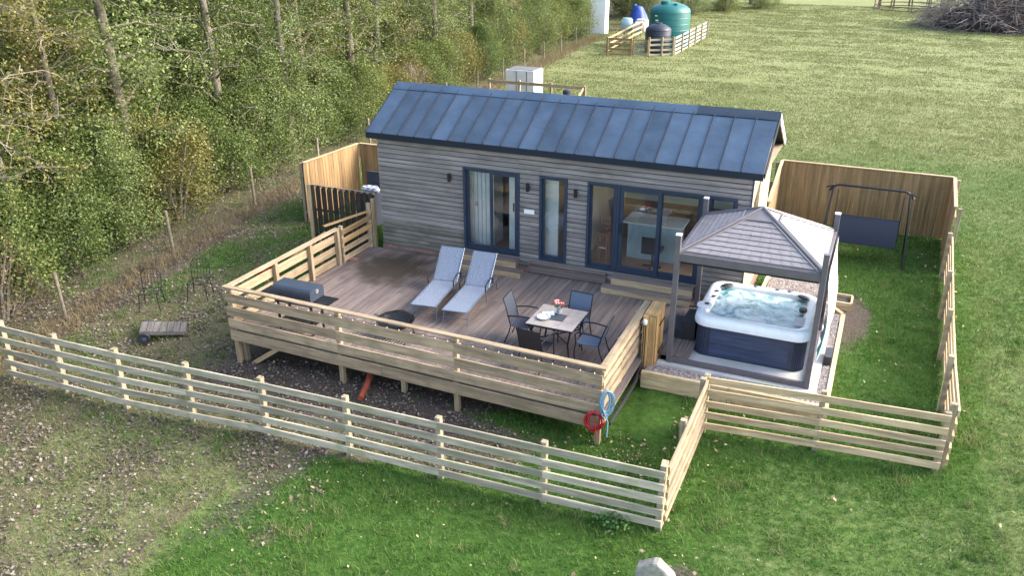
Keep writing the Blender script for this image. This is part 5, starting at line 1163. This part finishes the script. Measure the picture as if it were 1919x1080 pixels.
while y < 70:
    put_plant(SH[rs.choice((1, 3, 0))], xw(y)-6.8+rs.uniform(-1, 1), y, rs.uniform(0, 6.28), rs.uniform(1.4, 1.9), row='deep in the wood,'); y += rs.uniform(2.8, 3.8)
for x, y, sc in ((-7.1, -6.0, .9), (-7.5, -8.6, 1.0), (-8.6, 16.5, .9)): put_plant(BARE, x, y, rs.uniform(0, 6), sc, row='at the hedge foot')
# trees: position from the trunks that show above the hedge
lt = put_plant(TR[2], -8.0, -4.4, 2.4, 1.0); lt['label'] = 'brown trunked tree at the wire fence near the wooden cart'; del lt['group']
for x, y, i, sc in ((-8.75, .1, 0, 1.08), (-8.9, 4.3, 1, .95), (-8.75, 7.6, 0, .95), (-9.2, 12.6, 1, 1.0), (-10.6, 17, 2, 1.0), (-10.3, 22, 0, .9), (-11, 27.5, 1, 1), (-11.4, 33, 2, 1.1), (-12.3, 38.5, 0, 1), (-9.2, -8.3, 1, 1), (-8.9, -1.8, 2, .85), (-9.6, 10, 2, .9)):
    put_plant(TR[i], x, y, rs.uniform(0, 6.28), sc, row='rising from the hedge')
for row, (dx, n0, st, hi) in enumerate(((-7.2, -14, 4.2, 66), (-11.5, -16, 5.0, 80), (-17, -18, 6.5, 95))):
    y = n0
    while y < hi: put_plant(TR[rs.randint(0, 2)], xw(y)+dx+rs.uniform(-1.2, 1.2), y, rs.uniform(0, 6.28), rs.uniform(.95, 1.3), row=('just behind the hedge,', 'in the middle wood,', 'in the back wood,')[row]); y += st*rs.uniform(.8, 1.2)
for x, y, i in ((-11.9, 46.6, 3), (-11.0, 44.9, 0)): put_plant(SH[i], x, y, 1.0, 1.05, row='beside the white wall,')
for x, y, i, sc in ((-9.5, 60, 1, 1.0), (-6.5, 66, 3, 1.0), (-12, 62, 1, 1.2), (-4.2, 70, 0, 1.1), (-1.5, 74, 1, 1.0)): put_plant(SH[i], x, y, rs.uniform(0, 6), sc, 'broad shrub on the field edge far behind the tanks', 'far shrubs behind the tanks')
for x, y in ((-8, 68), (-13, 66), (-3, 78)): put_plant(TR[1], x, y, rs.uniform(0, 6), 1.0, 'tall tree far behind the tanks', 'far trees behind the tanks')
# weed by the fence
t = thing('weed', 'bright green leafy weed at the foot of the grey rail fence', 'plant', (8.62, -7.3, gz(8.62, -7.3))); rg = np.random.default_rng(4); c = rg.normal(0, 1, (260, 3))*np.array((.16, .1, .07))+np.array((0, 0, .13)); c[:, 2] = np.abs(c[:, 2])
npmesh('foliage', leaves(c, .07, rg), 4, leafmat('weed_leaf', [(0, (.05, .12, .03)), (1, (.12, .24, .06))]), t)

# ---------------------------------------------------------------- grass and fallen leaves
def blocked(x, y):
    b = (x > -.55) & (x < 8.9) & (y > -5.0) & (y < 3.1)
    b |= (x > 8.0) & (x < 11.5) & (y > -3.46) & (y < .95)
    b |= (x > 9.2) & (x < 11.1) & (y > 0) & (y < 2.6)
    b |= (x > 11.0) & (x < 11.65) & (y > 1.55) & (y < 2.15)
    return b
def visible(x, y, m=1.06):
    z = zbase(x, y); d = np.stack([x-CAM.x, y-CAM.y, z-CAM.z], -1); f = d @ np.array(fw); u = d @ np.array(r2)/f*FPX; v = d @ np.array(u2)/f*FPX
    return (f > 0) & (np.abs(u) < 960*m+60) & (np.abs(v) < 540*m+60)
def scatter(n, x0, x1, y0, y1, dens, rng, m=1.12):
    x = rng.uniform(x0, x1, n); y = rng.uniform(y0, y1, n); k = visible(x, y, m) & ~blocked(x, y) & (rng.uniform(0, 1, n) < dens(x, y)); return x[k], y[k]
def blades(x, y, h, w_, rng):
    n = len(x); z = zg(x, y)-.01; a = rng.uniform(0, 6.283, n); ln = h*rng.uniform(.2, .9, n); hh = h*rng.uniform(.5, 1.1, n); a2 = rng.uniform(0, 6.283, n)
    dx, dy = np.cos(a)*w_/2, np.sin(a)*w_/2; P = np.stack([np.stack([x-dx, y-dy, z], -1), np.stack([x+dx, y+dy, z], -1), np.stack([x+np.cos(a2)*ln, y+np.sin(a2)*ln, z+hh], -1)], 1)
    return P.reshape(-1, 3)
def grassmat(name, lush, rnd):
    m = bpy.data.materials.new(name); m.use_nodes = True; N = m.node_tree.nodes; L = m.node_tree.links; b = N['Principled BSDF']; b.inputs['Roughness'].default_value = .6; b.inputs['Specular IOR Level'].default_value = .25; out = N['Material Output']
    g = N.new('ShaderNodeNewGeometry'); rp = N.new('ShaderNodeValToRGB'); e = rp.color_ramp.elements
    while len(e) < len(lush): e.new(.5)
    for k, (p, c) in enumerate(lush): e[k].position = p; e[k].color = (*c, 1)
    nz = N.new('ShaderNodeTexNoise'); nz.inputs['Scale'].default_value = 1.6; nz.inputs['Detail'].default_value = 4; L.new(g.outputs['Position'], nz.inputs['Vector'])
    ad = N.new('ShaderNodeMath'); ad.operation = 'MULTIPLY_ADD'; L.new(nz.outputs[0], ad.inputs[0]); ad.inputs[1].default_value = 1.1; ml = N.new('ShaderNodeMath'); ml.operation = 'MULTIPLY_ADD'; L.new(g.outputs['Random Per Island'], ml.inputs[0]); ml.inputs[1].default_value = rnd or .55; ml.inputs[2].default_value = -.045-(rnd or .55)/2; L.new(ml.outputs[0], ad.inputs[2]); L.new(ad.outputs[0], rp.inputs[0])
    L.new(rp.outputs[0], b.inputs['Base Color']); tr = N.new('ShaderNodeBsdfTranslucent'); L.new(rp.outputs[0], tr.inputs[0]); mx = N.new('ShaderNodeMixShader'); mx.inputs[0].default_value = .3; L.new(b.outputs[0], mx.inputs[1]); L.new(tr.outputs[0], mx.inputs[2]); L.new(mx.outputs[0], out.inputs[0]); return m
M_LUSH = grassmat('lush_grass', [(0, (.032, .08, .012)), (.4, (.075, .16, .025)), (.75, (.13, .2, .045)), (1, (.22, .23, .085))], None)
M_DRYG = grassmat('dry_grass', [(0, (.11, .14, .042)), (.35, (.165, .19, .066)), (.7, (.225, .23, .098)), (1, (.31, .27, .155))], .28)
rg = np.random.default_rng(99)
lush_d = lambda x, y: np.clip(1-litter(x, y)*.93-dirt(x, y)*.97, 0, 1)*np.clip(1.05-dry(x, y)*.75, 0, 1)*(.55+.45*sstep(.3, .6, fbm(x*1.2, y*1.2, 71)))
x, y = scatter(1500000, -8, 24, -12.5, 26, lambda x, y: lush_d(x, y)*np.interp(y, [-12, 2, 8, 16, 26], [1, .75, .35, .12, .02]), rg); d = np.hypot(x-CAM.x, y-CAM.y)
props(npmesh('lawn_grass', blades(x, y, rg.uniform(.05, .13, len(x)), .008+.0006*d, rg), 3, M_LUSH), 'short green lawn grass around the fences and hot tub', 'grass', kind='stuff')
dry_d = lambda x, y: np.clip(.12+dry(x, y)*.9, 0, 1)*np.clip(1-dirt(x, y), 0, 1)*np.clip(1-litter(x, y)*.2, 0, 1)
x, y = scatter(620000, -8, 26, -12.5, 30, lambda x, y: dry_d(x, y)*np.interp(y, [15, 30], [1, .3]), rg); d = np.hypot(x-CAM.x, y-CAM.y)
props(npmesh('field_grass', blades(x, y, rg.uniform(.04, .11, len(x)), .007+.0008*d, rg), 3, M_DRYG), 'pale dry field grass and straw coloured tufts', 'grass', kind='stuff')
x, y = scatter(600000, -12, 40, 12, 80, lambda x, y: np.clip(.25+.75*sstep(.35, .62, fbm(x*.5, y*1.0, 77)), 0, 1)*np.interp(y, [12, 28], [.15, 1]), rg); d = np.hypot(x-CAM.x, y-CAM.y)
props(npmesh('distant_grass', blades(x, y, rg.uniform(.05, .11, len(x)), .014+.0009*d, rg), 3, M_DRYG), 'pale tufted grass of the far field', 'grass', kind='stuff')
# longer tufts standing out of the lawn and the field
tx, ty = scatter(5200, -6, 22, -12.5, 22, lambda x, y: np.clip(1-dirt(x, y)*1.2, 0, 1)*(.2+.8*sstep(.45, .65, fbm(x*.8, y*.8, 91)))*np.interp(y, [-12, 2, 10, 22], [1, .6, .15, .1]), rg)
for nm, sel, mm, lab in (('grass_tufts', rg.uniform(0, 1, len(tx)) < .55, M_LUSH, 'longer dark green grass tufts standing out of the lawn'), ('straw_tufts', None, M_DRYG, 'longer straw coloured grass tufts standing out of the lawn')):
    if sel is None: sel = ~prev_sel
    prev_sel = sel; kx = np.repeat(tx[sel], 34); ky = np.repeat(ty[sel], 34); sp = np.repeat(rg.uniform(.04, .13, sel.sum()), 34)
    kx = kx+rg.normal(0, 1, len(kx))*sp; ky = ky+rg.normal(0, 1, len(ky))*sp; ok = ~blocked(kx, ky); kx, ky = kx[ok], ky[ok]
    props(npmesh(nm, blades(kx, ky, rg.uniform(.1, .22, len(kx)), .013, rg), 3, mm), lab, 'grass', kind='stuff')
# tall straw along the wire fence
x, y = scatter(260000, -10, -3, -10, 46, lambda x, y: np.exp(-((x-xw(y)-.25)/.45)**2)*.8, rg)
props(npmesh('rough_grass', blades(x, y, rg.uniform(.12, .38, len(x)), .016, rg), 3, grassmat('straw', [(0, (.1, .1, .04)), (.5, (.22, .17, .09)), (1, (.34, .27, .16))], None)), 'rough straw coloured grass along the wire fence', 'grass', kind='stuff')
# fallen leaves
M_FALL = leafmat('fallen_leaf', [(0, (.04, .028, .022)), (.3, (.1, .072, .055)), (.6, (.175, .135, .105)), (.85, (.3, .25, .21)), (1, (.3, .23, .08))], .1)
x, y = scatter(190000, -9, 7, -12.5, 6, lambda x, y: np.maximum(litter(x, y)*(.25+.75*sstep(.38, .62, fbm(x*1.1, y*1.1, 61))), dirt(x, y)*.6)*.75, rg)
c = np.stack([x, y, zg(x, y)+.012+rg.uniform(0, .03, len(x))], -1)
props(npmesh('fallen_leaves', leaves(c, .06*rg.choice([.7, 1, 1.3], len(c)), rg, 1.6), 4, M_FALL), 'brown fallen leaves lying under the trees and below the deck', 'leaves', kind='stuff')
x, y = scatter(26000, -2, 14.5, -12.5, 7, lambda x, y: .01+.16*sstep(.55, .75, fbm(x*.9, y*.9, 88))+.95*np.exp(-((x-8.3)/1.1)**2-((y+5.0)/1.4)**2)+.05*(y < -7)+.05*sstep(11, 13, x)*(y > -4), rg)
c = np.stack([x, y, zg(x, y)+.05+rg.uniform(0, .03, len(x))], -1)
props(npmesh('scattered_leaves', leaves(c, .062*rg.choice([.6, .8, 1, 1.4], len(c)), rg, 1.2), 4, leafmat('pale_fallen_leaf', [(0, (.1, .06, .04)), (.4, (.22, .155, .09)), (.75, (.36, .29, .19)), (1, (.42, .34, .12))], .1)), 'scattered pale yellow fallen leaves on the lawn', 'leaves', kind='stuff')
